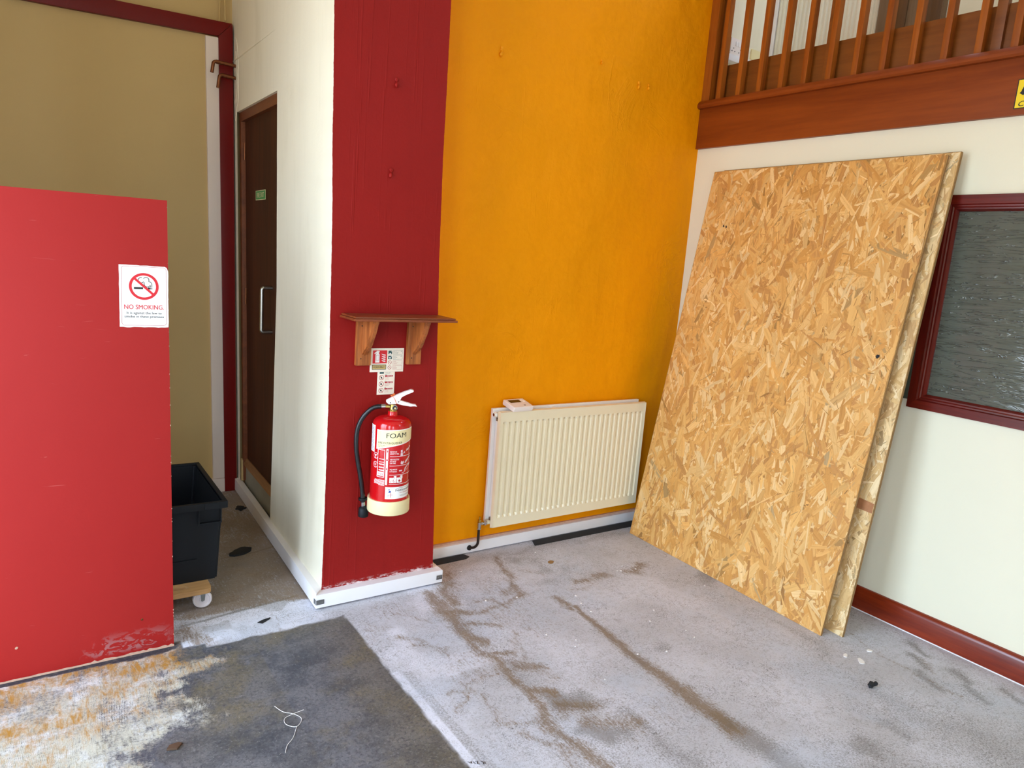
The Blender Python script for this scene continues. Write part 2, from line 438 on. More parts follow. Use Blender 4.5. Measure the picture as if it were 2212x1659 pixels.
# reveals of the opening
b.grid([[(xside(lerp(z, DR), z)+d, lerp(z, DR), z) for d in (0, .1)] for z in (0, .08, .6, 1.26, 2.14)])
b.grid([[(xside(y, 2.14)+d, y, 2.14) for d in (0, .1)] for y in (.517, 1.29)])
obj('wall_recess', b, M_white, kind='structure', label='white side wall of the pillar running back into the recess', smooth=60)
# ragged plaster patch where the pipes come through
b = MB(); rg = random.Random(3)
for k in range(2):
    pts = []
    for i in range(18):
        a = 2*math.pi*i/18; y = 1.315+(.070-.026*k)*math.cos(a)*(.8+.4*rg.random()); z = 2.32+(.20-.07*k)*math.sin(a)*(.85+.3*rg.random())
        y = min(y, 1.352); pts.append((xside(y, z)-.0005-.0014*(k+1), y, z))
    b.prism(pts, (.003, 0, 0), .0006)
obj('plaster_patch', b, M_white, kind='structure', label='rough filler patch around the two copper pipes')
b = MB(); b.quad((-1.98, .02, 0), (-1.98, 1.5, 0), (-1.98, 1.5, 2.4), (-1.98, .02, 2.4)); b.quad((-2.3, 1.5, 0), (-1.98, 1.5, 0), (-1.98, 1.5, 4), (-2.3, 1.5, 4)); b.quad((-2.2, .02, 2.4), (-1.98, .02, 2.4), (-1.98, 1.5, 2.4), (-2.2, 1.5, 2.4)); b.quad((-2.17, .4, 0), (-1.98, .4, 0), (-1.98, .4, 2.4), (-2.17, .4, 2.4))  # unseen closure added so no outside light leaks round the door
obj('door_leak_block', b, M_white, kind='structure', label='unseen backing added behind the fire door to stop light leaks', smooth=0)
# yellow wall
b = MB(); b.grid([[(x, 0, z) for x in np.linspace(-1.76, 0, 12)] for z in np.linspace(0, 4.1, 24)])
obj('wall_back', b, M_yellow, kind='structure', label='lumpy yellow painted back wall')
b = MB(); b.quad((0, 0, 2.39), (.52, 0, 2.39), (.52, 0, 4.1), (0, 0, 4.1))
obj('wall_landing', b, M_white, kind='structure', label='white wall of the upper landing')
# right wall with window hole
WY0, WY1, WZ0, WZ1 = -1.374, -2.66, .980, 1.872
b = MB()
b.quad((0, 0, 0), (0, WY0+.03, 0), (0, WY0+.03, 2.2), (0, 0, 2.2)); b.quad((0, WY1-.03, 0), (0, YB, 0), (0, YB, 2.2), (0, WY1-.03, 2.2))
b.quad((0, WY0+.03, 0), (0, WY1-.03, 0), (0, WY1-.03, WZ0+.03), (0, WY0+.03, WZ0+.03)); b.quad((0, WY0+.03, WZ1-.03), (0, WY1-.03, WZ1-.03), (0, WY1-.03, 2.2), (0, WY0+.03, 2.2))
obj('wall_right', b, M_offwhite, kind='structure', label='off-white partition wall under the balcony', smooth=0)
# far wall behind the recess
b = MB(); b.quad((XL, 1.38, 0), (-2.0, 1.38, 0), (-2.0, 1.38, ZC), (XL, 1.38, ZC))
obj('wall_far', b, M_cream, kind='structure', label='cream wall at the back of the recess', smooth=0)
b = MB(); b.box(-3.86, -3.74, -.15, 1.38, 0, ZC)  # added out of view to keep window light off the far wall
obj('recess_light_block', b, M_cream, kind='structure', label='unseen wall added left of the recess to block window light', smooth=0)
# left wall (shopfront) and wall behind the camera, with their openings
def holed(name, axis, c, lo, hi, opens, zo, th, label):
    b = MB(); cuts = sorted(opens); a = lo
    def bx(u0, u1, z0, z1):
        if axis == 'x': b.box(c-th, c, u0, u1, z0, z1)
        else: b.box(u0, u1, c-th, c, z0, z1)
    for (p, q) in cuts:
        bx(a, p, 0, ZC); bx(p, q, 0, zo[0]); bx(p, q, zo[1], ZC); a = q
    bx(a, hi, 0, ZC)
    obj(name, b, M_offwhite, kind='structure', label=label, smooth=0)
holed('wall_left', 'x', XL, YB, 1.4, LEFT_OPEN, LEFT_Z, .12, 'shopfront wall on the left, outside the picture')
holed('wall_front', 'y', YB, XL, 0, BACK_OPEN, BACK_Z, .12, 'wall behind the camera')
b = MB(); b.box(XL-.12, LANDING_FILL[0], YB-.1, 1.5, ZC, ZC+.1); b.box(LANDING_FILL[1], 3, YB-.1, 1.5, ZC, ZC+.1); b.box(LANDING_FILL[0], LANDING_FILL[1], LANDING_FILL[3], 1.5, ZC, ZC+.1); b.box(LANDING_FILL[0], LANDING_FILL[1], YB-.1, LANDING_FILL[2], ZC, ZC+.1)
obj('ceiling', b, M_offwhite, kind='structure', label='plain white ceiling above', smooth=0)
b = MB(); b.box(.0, 3, YB, 0, 2.17, 2.38)
obj('floor_landing', b, M_offwhite, kind='structure', label='floor slab of the upper landing', smooth=0)
M_backroom = plain('backroom_grey', (120, 128, 116), .7, var=.2, scale=2)
b = MB(); b.quad((1.6, 0, 0), (1.6, YB, 0), (1.6, YB, 2.17), (1.6, 0, 2.17)); b.quad((0.01, 0, 0), (1.6, 0, 0), (1.6, 0, 2.17), (0.01, 0, 2.17)); b.quad((0.01, -.1, .001), (1.6, -.1, .001), (1.6, YB, .001), (.01, YB, .001))
b.quad((.01, YB, 0), (1.6, YB, 0), (1.6, YB, 2.17), (.01, YB, 2.17))
obj('wall_backroom', b, M_backroom, kind='structure', label='dim room behind the obscured glass', smooth=0)

# ---- floor with its residues
def vnoise(x, y, seed=0):
    xi, yi = np.floor(x).astype(np.int64), np.floor(y).astype(np.int64); xf, yf = x-xi, y-yi
    def h(a, b):
        n = (a*374761393+b*668265263+seed*974711) & 0x7fffffff
        n = ((n ^ (n >> 13))*1274126177) & 0x7fffffff
        return ((n ^ (n >> 16)) & 0xffff)/65535.0
    u, v = xf*xf*(3-2*xf), yf*yf*(3-2*yf)
    return (h(xi, yi)*(1-u)+h(xi+1, yi)*u)*(1-v)+(h(xi, yi+1)*(1-u)+h(xi+1, yi+1)*u)*v
def fbm(x, y, sc, oc=4, seed=0):
    t = 0; a = .5; n = 0
    for k in range(oc): t = t+a*vnoise(x*sc, y*sc, seed+k*17); n += a; a *= .5; sc *= 2.03
    return t/n
def sst(v, a, b):
    t = np.clip((v-a)/(b-a), 0, 1); return t*t*(3-2*t)
FX0, FX1, FY0, FY1, FS = -3.9, 0.0, -2.9, 1.4, .0075
def build_floor():
    nx, ny = int((FX1-FX0)/FS)+1, int((FY1-FY0)/FS)+1
    X, Y = np.meshgrid(np.linspace(FX0, FX1, nx), np.linspace(FY0, FY1, ny))
    wx = X+.03*(fbm(X, Y, 9, 3, 5)-.5)*2; wy = Y+.03*(fbm(X, Y, 9, 3, 9)-.5)*2
    def stroke(pts, w0, w1, wav=1.0):
        d = np.full(X.shape, 9.0); T = np.zeros(X.shape); n = len(pts)-1
        px, py = X+(wx-X)*wav, Y+(wy-Y)*wav
        for i in range(n):
            (ax, ay), (bx, by) = pts[i], pts[i+1]; L = (bx-ax)**2+(by-ay)**2
            t = np.clip(((px-ax)*(bx-ax)+(py-ay)*(by-ay))/L, 0, 1); q = np.hypot(px-ax-t*(bx-ax), py-ay-t*(by-ay))
            k = q < d; d = np.where(k, q, d); T = np.where(k, (i+t)/n, T)
        return np.clip(1-d/((w0+(w1-w0)*T)*1.9+.004), 0, 1)**.8
    brown = np.zeros(X.shape); grey = np.zeros(X.shape); light = np.zeros(X.shape)
    def B(pts, w0, w1=None, a=1.0, wav=1.0):
        nonlocal brown; brown = np.maximum(brown, a*stroke(pts, w0, w1 if w1 else w0, wav))
    def G(pts, w0, w1=None, a=1.0, wav=1.0):
        nonlocal grey; grey = np.maximum(grey, a*stroke(pts, w0, w1 if w1 else w0, wav))
    # long streaks and seams (carpet tile joints on a half metre grid)
    B([(-1.215, -.70), (-1.23, -.80), (-1.25, -.968), (-1.268, -1.224), (-1.266, -1.389), (-1.274, -1.60)], .010, .042, .95, .5)
    G([(-1.27, -1.55), (-1.26, -1.80), (-1.25, -2.3)], .05, .08, .8)
    B([(-1.745, -.333), (-1.759, -.465), (-1.745, -.58), (-1.755, -.689), (-1.72, -.772)], .035, .03, .9)
    B([(-1.62, -.28), (-1.66, -.36), (-1.68, -.45)], .05, .03, .85); B([(-1.58, -.20), (-1.60, -.33)], .04, .03, .6)
    B([(-1.255, -.13), (-1.327, -.353), (-1.371, -.512)], .028, .03, .75); B([(-1.371, -.512), (-1.495, -.547), (-1.62, -.577)], .02, .022, .7)
    B([(-1.39, -.46), (-1.44, -.47)], .03, .03, .7); B([(-1.52, -.50), (-1.50, -.58)], .03, .02, .7)
    B([(-.62, -.505), (-.70, -.545)], .035, .03, .8, .4); B([(-.75, -.53), (-.70, -.57)], .03, .03, .7, .4)
    B([(-1.249, -.595), (-1.248, -.726)], .022, .016, .8); B([(-1.058, -.506), (-.99, -.51)], .024, .03, .75); B([(-.93, -.51), (-.87, -.52)], .028, .03, .75)
    B([(-1.13, -.56), (-1.05, -.58), (-.98, -.55)], .02, .02, .5); B([(-1.2, -.30), (-1.16, -.38)], .02, .02, .5); B([(-.95, -.30), (-.8, -.36)], .03, .03, .35)
    B([(-1.72, -.415), (-1.754, -.629), (-1.783, -.95), (-1.781, -1.076), (-1.799, -1.265), (-1.79, -1.54), (-1.78, -1.9)], .022, .03, .85, 1.3)
    B([(-1.60, -.77), (-1.66, -.95), (-1.63, -1.1)], .03, .04, .5, 2); B([(-1.95, -.95), (-1.9, -1.1), (-1.97, -1.2)], .025, .02, .55, 2.5)
    B([(-1.76, -.95), (-1.95, -1.0), (-2.05, -1.10)], .014, .014, .6, 2); B([(-2.03, -.62), (-1.95, -.66), (-1.90, -.78)], .02, .02, .6, 2)
    B([(-2.02, -.42), (-1.93, -.45), (-1.84, -.55)], .015, .015, .55, 2); B([(-1.9, -1.3), (-1.84, -1.42), (-1.9, -1.6)], .03, .04, .6, 2.5)
    B([(-1.63, -.58), (-1.56, -.72), (-1.50, -.80)], .02, .02, .5, 2); B([(-1.55, -1.28), (-1.52, -1.4), (-1.6, -1.5)], .03, .03, .45, 2)
    G([(-1.712, -1.208), (-1.619, -1.257)], .06, .06, .9, 2); G([(-1.689, -1.398), (-1.66, -1.45)], .05, .06, .9, 2); G([(-1.55, -1.38), (-1.50, -1.75), (-1.45, -2.2)], .05, .10, .6, 2)
    G([(-.64, -1.725), (-.622, -1.915), (-.505, -2.2)], .10, .22, .55, 3); G([(-.95, -.75), (-.85, -.95), (-.75, -1.2)], .05, .06, .35, 2)
    G([(-.45, -1.25), (-.50, -1.45), (-.75, -1.5)], .05, .08, .5, 2); G([(-1.0, -2.0), (-.8, -2.4)], .2, .2, .6, 3)
    for (x, y) in ((-.09, -1.60), (-.20, -1.66), (-.16, -1.80), (-.30, -1.75), (-.24, -1.9), (-.12, -1.98)):
        G([(x, y), (x-.05, y-.09)], .028, .02, .7, 1)
    B([(-.28, -1.45), (-.33, -1.62), (-.33, -1.9)], .02, .02, .5, .8); B([(-.20, -1.70), (-.26, -1.78)], .03, .02, .5)
    G([(-1.70, -.40), (-1.72, -.7), (-1.75, -1.0), (-1.74, -1.3), (-1.72, -1.6), (-1.7, -2.2)], .07, .11, .50, 1.5); G([(-1.60, -.25), (-1.62, -.50)], .08, .06, .5, 1.5); G([(-1.5, -.10), (-.9, -.12), (-.4, -.16)], .05, .05, .5, 1.5)
    # recess dirt
    rec = sst(Y+.02*(fbm(X, Y, 12, 3, 3)-.5)*2+.045*(X+2.5), -.15, -.10)*sst(X, -2.12, -2.17)
    brown = np.maximum(brown, rec*(.55+.60*fbm(X, Y, 6, 4, 21)))
    B([(-2.26, .016), (-2.28, -.085)], .028, .028, .95, .2); B([(-2.62, .05), (-2.35, .06)], .05, .05, .8, 1); B([(-2.42, .26), (-2.25, .30)], .04, .03, .8, 1)
    B([(-2.73, -.20), (-2.66, -.30)], .05, .03, .8, 1.5); G([(-2.72, -.16), (-2.52, -.13), (-2.25, -.10)], .006, .006, .9, .2)
    G([(-2.45, .397), (-2.36, .407), (-2.291, .415), (-2.195, .445)], .004, .004, 1.0, .25)
    # general mottle
    m = fbm(X, Y, 4.2, 5, 40); brown = np.maximum(brown, .42*sst(m, .50, .72)*sst(X, -.9, -1.6))
    for (x, y, a, w_, l) in ((-1.70, -.52, .8, .035, .10), (-1.66, -.66, .7, .03, .12), (-1.74, -.86, .8, .03, .10), (-1.67, -.98, .75, .035, .10), (-1.73, -1.15, .8, .04, .10), (-1.66, -1.27, .8, .05, .08), (-1.60, -1.40, .7, .05, .10), (-1.93, -.72, .6, .02, .10), (-1.99, -1.0, .6, .02, .08), (-1.88, -1.22, .6, .03, .10), (-1.55, -.48, .6, .03, .06), (-1.45, -.62, .5, .03, .06)):
        B([(x-l*.5, y+l*.3), (x+l*.5, y-l*.3)], w_, w_*.7, a, 1.6); grey = np.maximum(grey, .7*sst(fbm(X, Y, 2.6, 5, 77), .50, .72)*sst(X, -2.0, -.9))
    arcs = np.abs(np.sin((fbm(X, Y, 3.0, 3, 61)*9+X*3)*math.pi)); brown = np.maximum(brown, .5*(1-sst(arcs, .02, .14))*sst(fbm(X, Y, 2, 3, 14), .46, .58)*sst(X, -1.0, -1.5))
    # dark sheet on the left, its pale border and residue
    ex = -2.135+.007*(fbm(X*0, Y, 22, 4, 2)-.5)*2; ey = -.345+.012*(fbm(X, Y*0, 16, 3, 8)-.5)*2+np.where(X < -2.735, .085, np.where(X < -2.66, .03, 0))
    mat = sst(ex-X, -.003, .005)*sst(ey-Y, -.003, .006)
    ld = X-ex; light = sst(ld, -.002, .004)*sst(ld, .034, .026)*sst(-Y, .79, .81)
    grey = np.maximum(grey, .5*sst(ld, .028, .036)*sst(ld, .075, .068)*sst(-Y, .80, .82))
    light = np.maximum(light, .3*sst(ld, .060, .085)*sst(ld, .120, .086)*sst(-Y, .80, .82)); light = light*(.55+.6*fbm(X, Y, 18, 3, 120))
    light = np.maximum(light, .5*sst(fbm(X, Y, 3.5, 4, 90), .50, .66)*sst(X, -1.2, -1.8)*(1-rec)); light = np.maximum(light, .9*sst(fbm(X, Y, 9, 3, 33), .45, .6)*sst(Y, -.40, -.30)*sst(-Y, .11, .16)*sst(-X, 2.1, 2.3)*sst(X, -2.77, -2.74))
    # residue over the sheet
    xe = np.interp(-Y, [.30, .36, .60, .75, .9, 1.3], [-2.62, -2.63, -2.66, -2.82, -2.94, -3.1])
    n1 = fbm(X*1.0, Y*2.2, 7, 5, 51)
    n2 = fbm(X*2.6, Y*.7, 12, 4, 57); res = sst(xe-X+.26*(n1-.5)*2+.14*(n2-.5)*2, -.10, .20)*mat
    yel = np.clip(.75*fbm(X, Y*1.6, 5, 5, 71)+.42*sst(-Y, .85, .30)-.12*sst(X, -3.0, -2.6)-.05, 0, 1)
    bw = np.interp(X, [-3.3, -3.0, -2.9, -2.8, -2.74], [.006, .010, .022, .020, .004])
    blk = sst(Y+.006*(fbm(X, Y, 40, 3, 6)-.5)*2, -.300-bw, -.296-bw)*sst(-X, 2.72, 2.78)
    yel = np.where(X > -2.5, .9*sst(X, -2.42, -2.16)*(.35+fbm(X, Y, 5, 3, 131)), yel)
    # dark gaps left in the residue
    gaps = sst(fbm(X, Y*.6, 16, 4, 101), .56, .72)*sst(fbm(X, Y, 3, 2, 105), .45, .62)
    A = np.stack([mat, res*(1-.95*blk)*(1-.22*gaps), np.clip(brown, 0, 1)*(1-mat), np.ones_like(mat)], -1)
    Bm = np.stack([np.maximum(np.clip(light, 0, 1)*(1-mat), blk*mat), np.clip(grey, 0, 1)*(1-mat), yel, np.ones_like(mat)], -1)
    V = np.stack([X, Y, np.zeros_like(X)], -1).reshape(-1, 3)
    idx = np.arange(nx*ny).reshape(ny, nx); Fq = np.stack([idx[:-1, :-1], idx[:-1, 1:], idx[1:, 1:], idx[1:, :-1]], -1).reshape(-1, 4)
    # surround out of view
    ov = np.array([(XL-2, YB-2, 0), (FX0, YB-2, 0), (FX1, YB-2, 0), (FX1+.0, FY0, 0), (XL-2, FY0, 0), (FX0, FY0, 0), (XL-2, 1.4, 0), (FX0, 1.4, 0)], float)
    o0 = len(V); V = np.vstack([V, ov]); Fq = np.vstack([Fq, np.array([(0, 1, 5, 4), (1, 2, 3, 5), (4, 5, 7, 6)])+o0])
    me = bpy.data.meshes.new('floor'); me.vertices.add(len(V)); me.vertices.foreach_set('co', V.astype(np.float32).ravel())
    me.loops.add(Fq.size); me.loops.foreach_set('vertex_index', Fq.astype(np.int32).ravel())
    me.polygons.add(len(Fq)); me.polygons.foreach_set('loop_start', np.arange(0, Fq.size, 4, dtype=np.int32))
    me.update(calc_edges=True)
    ext = np.tile(np.array([[0, 0, .2, 1]], np.float32), (len(ov), 1))
    for nm, arr in (('ResidueA', A), ('ResidueB', Bm)):
        at = me.color_attributes.new(nm, 'FLOAT_COLOR', 'POINT')
        at.data.foreach_set('color', np.vstack([arr.reshape(-1, 4), ext]).astype(np.float32).ravel())
    o = bpy.data.objects.new('floor', me); COL.objects.link(o)
    return o
def floor_material():
    N = NT('stained_floor', .75, 0, .3); o = N.obj()
    a = N.attr('ResidueA'); bt = N.attr('ResidueB')
    sa = N.n('ShaderNodeSeparateColor'); N.L(a.outputs['Color'], sa.inputs[0]); sb = N.n('ShaderNodeSeparateColor'); N.L(bt.outputs['Color'], sb.inputs[0])
    mat, res, brown = sa.outputs; light, grey, yel = sb.outputs
    n_f = N.noise(o, 160, 4, .7); n_m = N.noise(o, 28, 5, .7); n_l = N.noise(o, 3.5, 4, .6)
    base = N.mix(N.ss(n_l, .3, .7), lin((188, 186, 192)), lin((212, 211, 221)))
    base = N.mix(N.math('MULTIPLY', N.ss(n_m, .45, .75), .5), base, lin((172, 167, 167)))
    base = N.mix(N.math('MULTIPLY', N.ss(n_f, .50, .72), .35), base, lin((120, 114, 112)))
    base = N.mix(N.ss(N.math('ADD', light, N.math('MULTIPLY', N.math('SUBTRACT', n_m, .5), .6)), .15, .7), base, lin((222, 221, 232)))
    fg = N.ss(N.math('ADD', grey, N.math('MULTIPLY', N.math('SUBTRACT', n_f, .5), 1.3)), .30, .75)
    base = N.mix(N.math('MULTIPLY', fg, .8), base, lin((134, 129, 127)))
    # hair-like fibres
    fib = N.noise(o, 48, 7, .78, 2.6); fib2 = N.noise(N.map(o, (1, .16, 1), (0, 0, .05)), 120, 6, .75, .8); fib3 = N.noise(o, 80, 8, .8, .3)
    h1 = N.math('ABSOLUTE', N.math('SUBTRACT', N.noise(o, 30, 2, .5, 2.2), .5))
    hm = N.ss(N.noise(o, 4.5, 5, .7), .44, .60)
    hair = N.math('MULTIPLY', N.ss(h1, .004, .018, 1, 0), hm)
    h3 = N.math('ABSOLUTE', N.math('SUBTRACT', N.noise(N.map(o, (.7, 1.2, 1), (0, 0, 1.9), (3, 1, 0)), 24, 3, .55, 2.8), .5))
    hair = N.math('MAXIMUM', hair, N.math('MULTIPLY', N.ss(h3, .003, .014, 1, 0), N.ss(N.noise(N.map(o, loc=(7, 2, 0)), 5.5, 5, .7), .46, .60)))
    h2 = N.math('ABSOLUTE', N.math('SUBTRACT', N.noise(N.map(o, (1.3, .6, 1), (0, 0, .6)), 52, 3, .5, 3), .5))
    hair = N.math('MAXIMUM', hair, N.math('MULTIPLY', N.ss(h2, .004, .020, 1, 0), N.ss(N.noise(o, 7, 4, .7), .44, .58)))
    base = N.mix(N.math('MULTIPLY', N.ss(N.noise(N.map(o, loc=(4, 9, 0)), 2.2, 4, .6), .46, .66), .45), base, lin((186, 194, 210)))
    base = N.mix(N.math('MULTIPLY', hair, .72), base, lin((84, 76, 70)))
    base = N.mix(N.math('MULTIPLY', N.ss(fib3, .52, .66), .42), base, lin((124, 117, 112)))
    nb = N.math('ADD', N.math('MULTIPLY', fib, .35), N.math('ADD', N.math('MULTIPLY', fib2, .40), N.math('MULTIPLY', fib3, .25)))
    fb = N.ss(N.math('ADD', N.math('MULTIPLY', brown, 1.0), N.math('MULTIPLY', N.math('SUBTRACT', nb, .5), 3.4)), .30, .86)
    fb = N.math('MULTIPLY', fb, N.ss(brown, .03, .22))
    base = N.mix(N.math('MULTIPLY', fb, .80), base, N.mix(N.noise(o, 9, 4, .7), lin((100, 85, 68)), lin((146, 117, 80))))
    sp = N.ss(N.vor(o, 26), .045, .06, 1, 0); sp = N.math('MULTIPLY', sp, N.ss(N.noise(o, 9, 1), .60, .64))
    base = N.mix(N.math('MULTIPLY', sp, .7), base, lin((235, 232, 232)))
    # dark sheet
    dk = N.mix(N.ss(N.noise(o, 6, 6, .7), .36, .62), lin((72, 75, 84)), lin((112, 111, 116)))
    dk = N.mix(N.math('MULTIPLY', N.ss(N.noise(o, 3.6, 5, .65), .48, .70), .75), dk, lin((120, 108, 82)))
    dk = N.mix(N.math('MULTIPLY', N.math('MULTIPLY', yel, N.ss(res, 0, .15, 1, 0)), .55), dk, lin((112, 101, 74)))
    dk = N.mix(N.math('MULTIPLY', N.ss(fib3, .40, .52, 1, 0), .60), dk, lin((58, 60, 66)))
    dk = N.mix(N.math('MULTIPLY', N.ss(N.noise(N.map(o, loc=(3, 3, 0)), 100, 8, .8), .52, .66), .50), dk, lin((156, 153, 154)))
    dk = N.mix(N.math('MULTIPLY', N.ss(N.noise(o, 40, 6, .8, 1), .58, .70), .7), dk, lin((46, 48, 54)))
    dk = N.mix(N.math('MULTIPLY', sp, .8), dk, lin((220, 216, 205)))
    s2_ = N.math('MULTIPLY', N.ss(N.vor(o, 70), .05, .08, 1, 0), N.ss(N.noise(o, 14, 2), .52, .58))
    dk = N.mix(s2_, dk, lin((190, 188, 180)))
    # trowelled residue
    combA = N.wave(N.map(o, (1, 1, 1), (0, 0, .10)), 70, 4.5, 4, 2.2, 'X'); combB = N.wave(N.map(o, (1, 1, 1), (0, 0, .35)), 74, 6, 4, 1.6, 'Y')
    comb = N.mix(N.ss(N.noise(o, 2.6, 3), .46, .54), combA, combB)
    strk = N.noise(N.map(o, (2.2, .5, 1)), 26, 6, .75, .6)
    pat = N.math('ADD', N.math('MULTIPLY', comb, .13), N.math('ADD', N.math('MULTIPLY', fib3, .52), N.math('MULTIPLY', strk, .35)))
    rc = N.mix(N.ss(N.math('ADD', yel, N.math('MULTIPLY', N.math('SUBTRACT', strk, .5), 1.4)), .30, .78), lin((206, 203, 188)), lin((176, 126, 44)))
    rc = N.mix(N.math('MULTIPLY', N.ss(N.noise(o, 9, 6, .75), .46, .66), .8), rc, lin((224, 228, 232)))
    rc = N.mix(N.math('MULTIPLY', N.ss(fib2, .52, .66), .55), rc, lin((150, 130, 88)))
    rc = N.mix(N.math('MULTIPLY', N.ss(comb, .55, .9), .35), rc, lin((120, 112, 96)))
    fr = N.ss(N.math('ADD', N.math('MULTIPLY', res, .86), N.math('MULTIPLY', N.math('SUBTRACT', pat, .5), 3.0)), .30, .90)
    fr = N.math('MULTIPLY', fr, N.ss(res, .02, .25))
    dk = N.mix(fr, dk, rc)
    dk = N.mix(N.math('MULTIPLY', light, N.ss(fib3, .36, .5)), dk, lin((48, 50, 58)))
    base = N.mix(mat, base, dk)
    N.col(base)
    rg = N.math('SUBTRACT', .78, N.math('MULTIPLY', mat, .30)); N.L(rg, N.p.inputs['Roughness'])
    hgt = N.math('ADD', N.math('MULTIPLY', n_f, .4), N.math('ADD', N.math('MULTIPLY', fb, -.3), N.math('MULTIPLY', fr, .5)))
    bb = N.bump(hgt, .35, .003); N.nrm(N.bump(mat, -.4, .004, bb))
    return N.m
fl = build_floor(); fl.data.materials.append(floor_material())
finish(fl, 'bare floor with grey residue, brown stains and a dark sheet', None, None, 'structure')

# ---- white box trims (baseboards) with metal corner brackets
b = MB(); b.prism([(-2.2245, -.258, .008), (-1.638, -.262, .008), (-1.674, -.21, .008), (-2.189, -.21, .008)], (0, 0, .058), .002)
bp = obj('baseboard_pillar', b, M_trimwhite, kind='structure', label='white boxed trim around the foot of the red pillar')
b = MB(); b.prism([(-2.2225, -.2575, .006), (-2.188, -.2195, .006), (-2.134, 1.34, .006), (-2.1665, 1.34, .006)], (0, 0, .068), .002)
br = obj('baseboard_recess', b, M_trimwhite, kind='structure', label='white boxed trim running into the recess')
b = MB(); b.prism([(-1.6365, -.262, .008), (-1.6365, -.03, .008), (-1.672, -.03, .008), (-1.672, -.215, .008)], (0, 0, .056), .002)
obj('baseboard_pillar_side', b, M_trimwhite, kind='structure', label='white trim returning to the yellow wall')
b = MB(); b.box(-1.68, 0, -.028, .0, .006, .060, .002)
bk = obj('baseboard_back', b, M_trimwhite, kind='structure', label='white boxed trim along the yellow wall')
b = MB(); b.box(-1.68, 0, -.012, .002, .060, .070)
obj('trim_1', b, M_raw, kind='structure', label='raw plaster lip above the white trim')
def clip(parent, pts, off):
    b = MB(); b.prism(pts, off)
    o = obj('corner_bracket', b, M_zinc, parent); 
    return o
for x0, x1 in ((-2.2225, -2.189), (-1.668, -1.6395)):
    y = -.2585 if x0 < -2 else -.2625
    b = MB(); b.box(x0, x1, y-.0016, y, .024, .044, .0004)
    cb = obj('corner_bracket', b, M_zinc, bp)
    for k in (.28, .72):
        b = MB(); b.lathe([(.0018, 0), (.0014, .0012), (0, .0014)], (x0+(x1-x0)*k, y-.0016, .034), (0, -1, 0), 8); obj('screw', b, M_chrome, cb)
b = MB(); b.box(-2.2250, -2.2234, -.2575, -.235, .024, .044, .0004); obj('corner_bracket', b, M_zinc, br)
# mahogany skirting of the right wall
b = MB(); b.prism([(0, 0, 0), (-.018, 0, 0), (-.018, 0, .088), (-.014, 0, .098), (-.008, 0, .106), (0, 0, .108)], (0, YB, 0))
obj('baseboard_right', b, M_mahog, kind='structure', label='glossy mahogany skirting board along the white wall', smooth=25)
b = MB(); b.box(-.021, -.0, YB, 0, 0, .004)
obj('trim_2', b, M_trimwhite, kind='structure', label='thin pale bead under the mahogany skirting')

# ---- fascia and moulding of the balcony
b = MB(); b.prism([(-.022, 0, 2.163), (-.022, 0, 2.385), (.06, 0, 2.385), (.06, 0, 2.163)], (0, YB, 0), .0015)
obj('trim_3', b, M_fascia, kind='structure', label='wide stained wood fascia board of the balcony')

# ---- red framed blocked opening in the recess
fr = thing('door_2', (-2.9, 1.36, 0), 'tall cream infill board framed in dark red at the back of the recess', 'opening', kind='structure')
b = MB(); b.prism([(-4.4, 1.358, .0), (-2.25, 1.358, .0), (-2.25, 1.358, 2.52), (-4.4, 1.358, 2.44)], (0, .02, 0))
obj('infill_board', b, M_cream, fr)
b = MB(); b.prism([(-2.286, 1.340, .083), (-2.216, 1.340, .083), (-2.264, 1.340, 2.506), (-2.333, 1.340, 2.504)], (0, .03, 0), .003)
obj('edge_strip', b, M_strip, fr)
b = MB(); b.prism([(-2.290, 1.336, .0), (-2.216, 1.336, .0), (-2.217, 1.336, .081), (-2.290, 1.336, .083)], (0, .03, 0), .002)
obj('plinth_block', b, M_strip, fr)
b = MB(); b.prism([(-2.222, 1.332, .0), (-2.155, 1.332, .0), (-2.200, 1.332, 2.588), (-2.270, 1.332, 2.512)], (0, .04, 0), .003)
obj('frame_upright', b, M_darkred, fr)
b = MB(); b.prism([(-2.2705, 1.332, 2.513), (-2.2005, 1.332, 2.589), (-2.769, 1.332, 2.568), (-4.4, 1.332, 2.51), (-4.4, 1.332, 2.43), (-2.936, 1.332, 2.485)], (0, .04, 0), .003)
obj('frame_head', b, M_darkred, fr)
b = MB(); b.tube([(-2.262, 1.352, 2.59), (-2.258, 1.352, 3.2)], .004, 6); b.tube([(-2.232, 1.352, 2.60), (-2.240, 1.350, 2.75), (-2.236, 1.352, 3.2)], .005, 6)
obj('trim_4', b, M_cream, kind='structure', label='two thin painted cables rising in the corner')

# ---- fire door in the white side wall
dd = thing('door_1', (xside(.9, .2)+.04, .9, .2), 'dark brown veneered fire door in the white side wall', 'door', kind='structure')
def dx(y, z, o): return xside(y, z)+o
b = MB(); b.prism([(dx(.50, .205, .036), .50, .205), (dx(1.262, .205, .036), 1.262, .205), (dx(1.262, 2.105, .036), 1.262, 2.105), (dx(.50, 2.1, .036), .50, 2.1)], (.04, 0, 0))
obj('door_leaf', b, M_door, dd)
b = MB(); b.prism([(dx(.50, 2.1, .014), .50, 2.092), (dx(1.30, 2.1, .014), 1.30, 2.092), (dx(1.30, 2.14, .014), 1.30, 2.145), (dx(.50, 2.14, .014), .50, 2.145)], (.06, 0, 0), .002)
obj('frame_head', b, M_doorframe, dd)
b = MB(); b.prism([(dx(1.262, .08, .014), 1.262, .08), (dx(1.30, .08, .014), 1.30, .08), (dx(1.30, 2.1, .014), 1.30, 2.1), (dx(1.262, 2.1, .014), 1.262, 2.1)], (.06, 0, 0), .002)
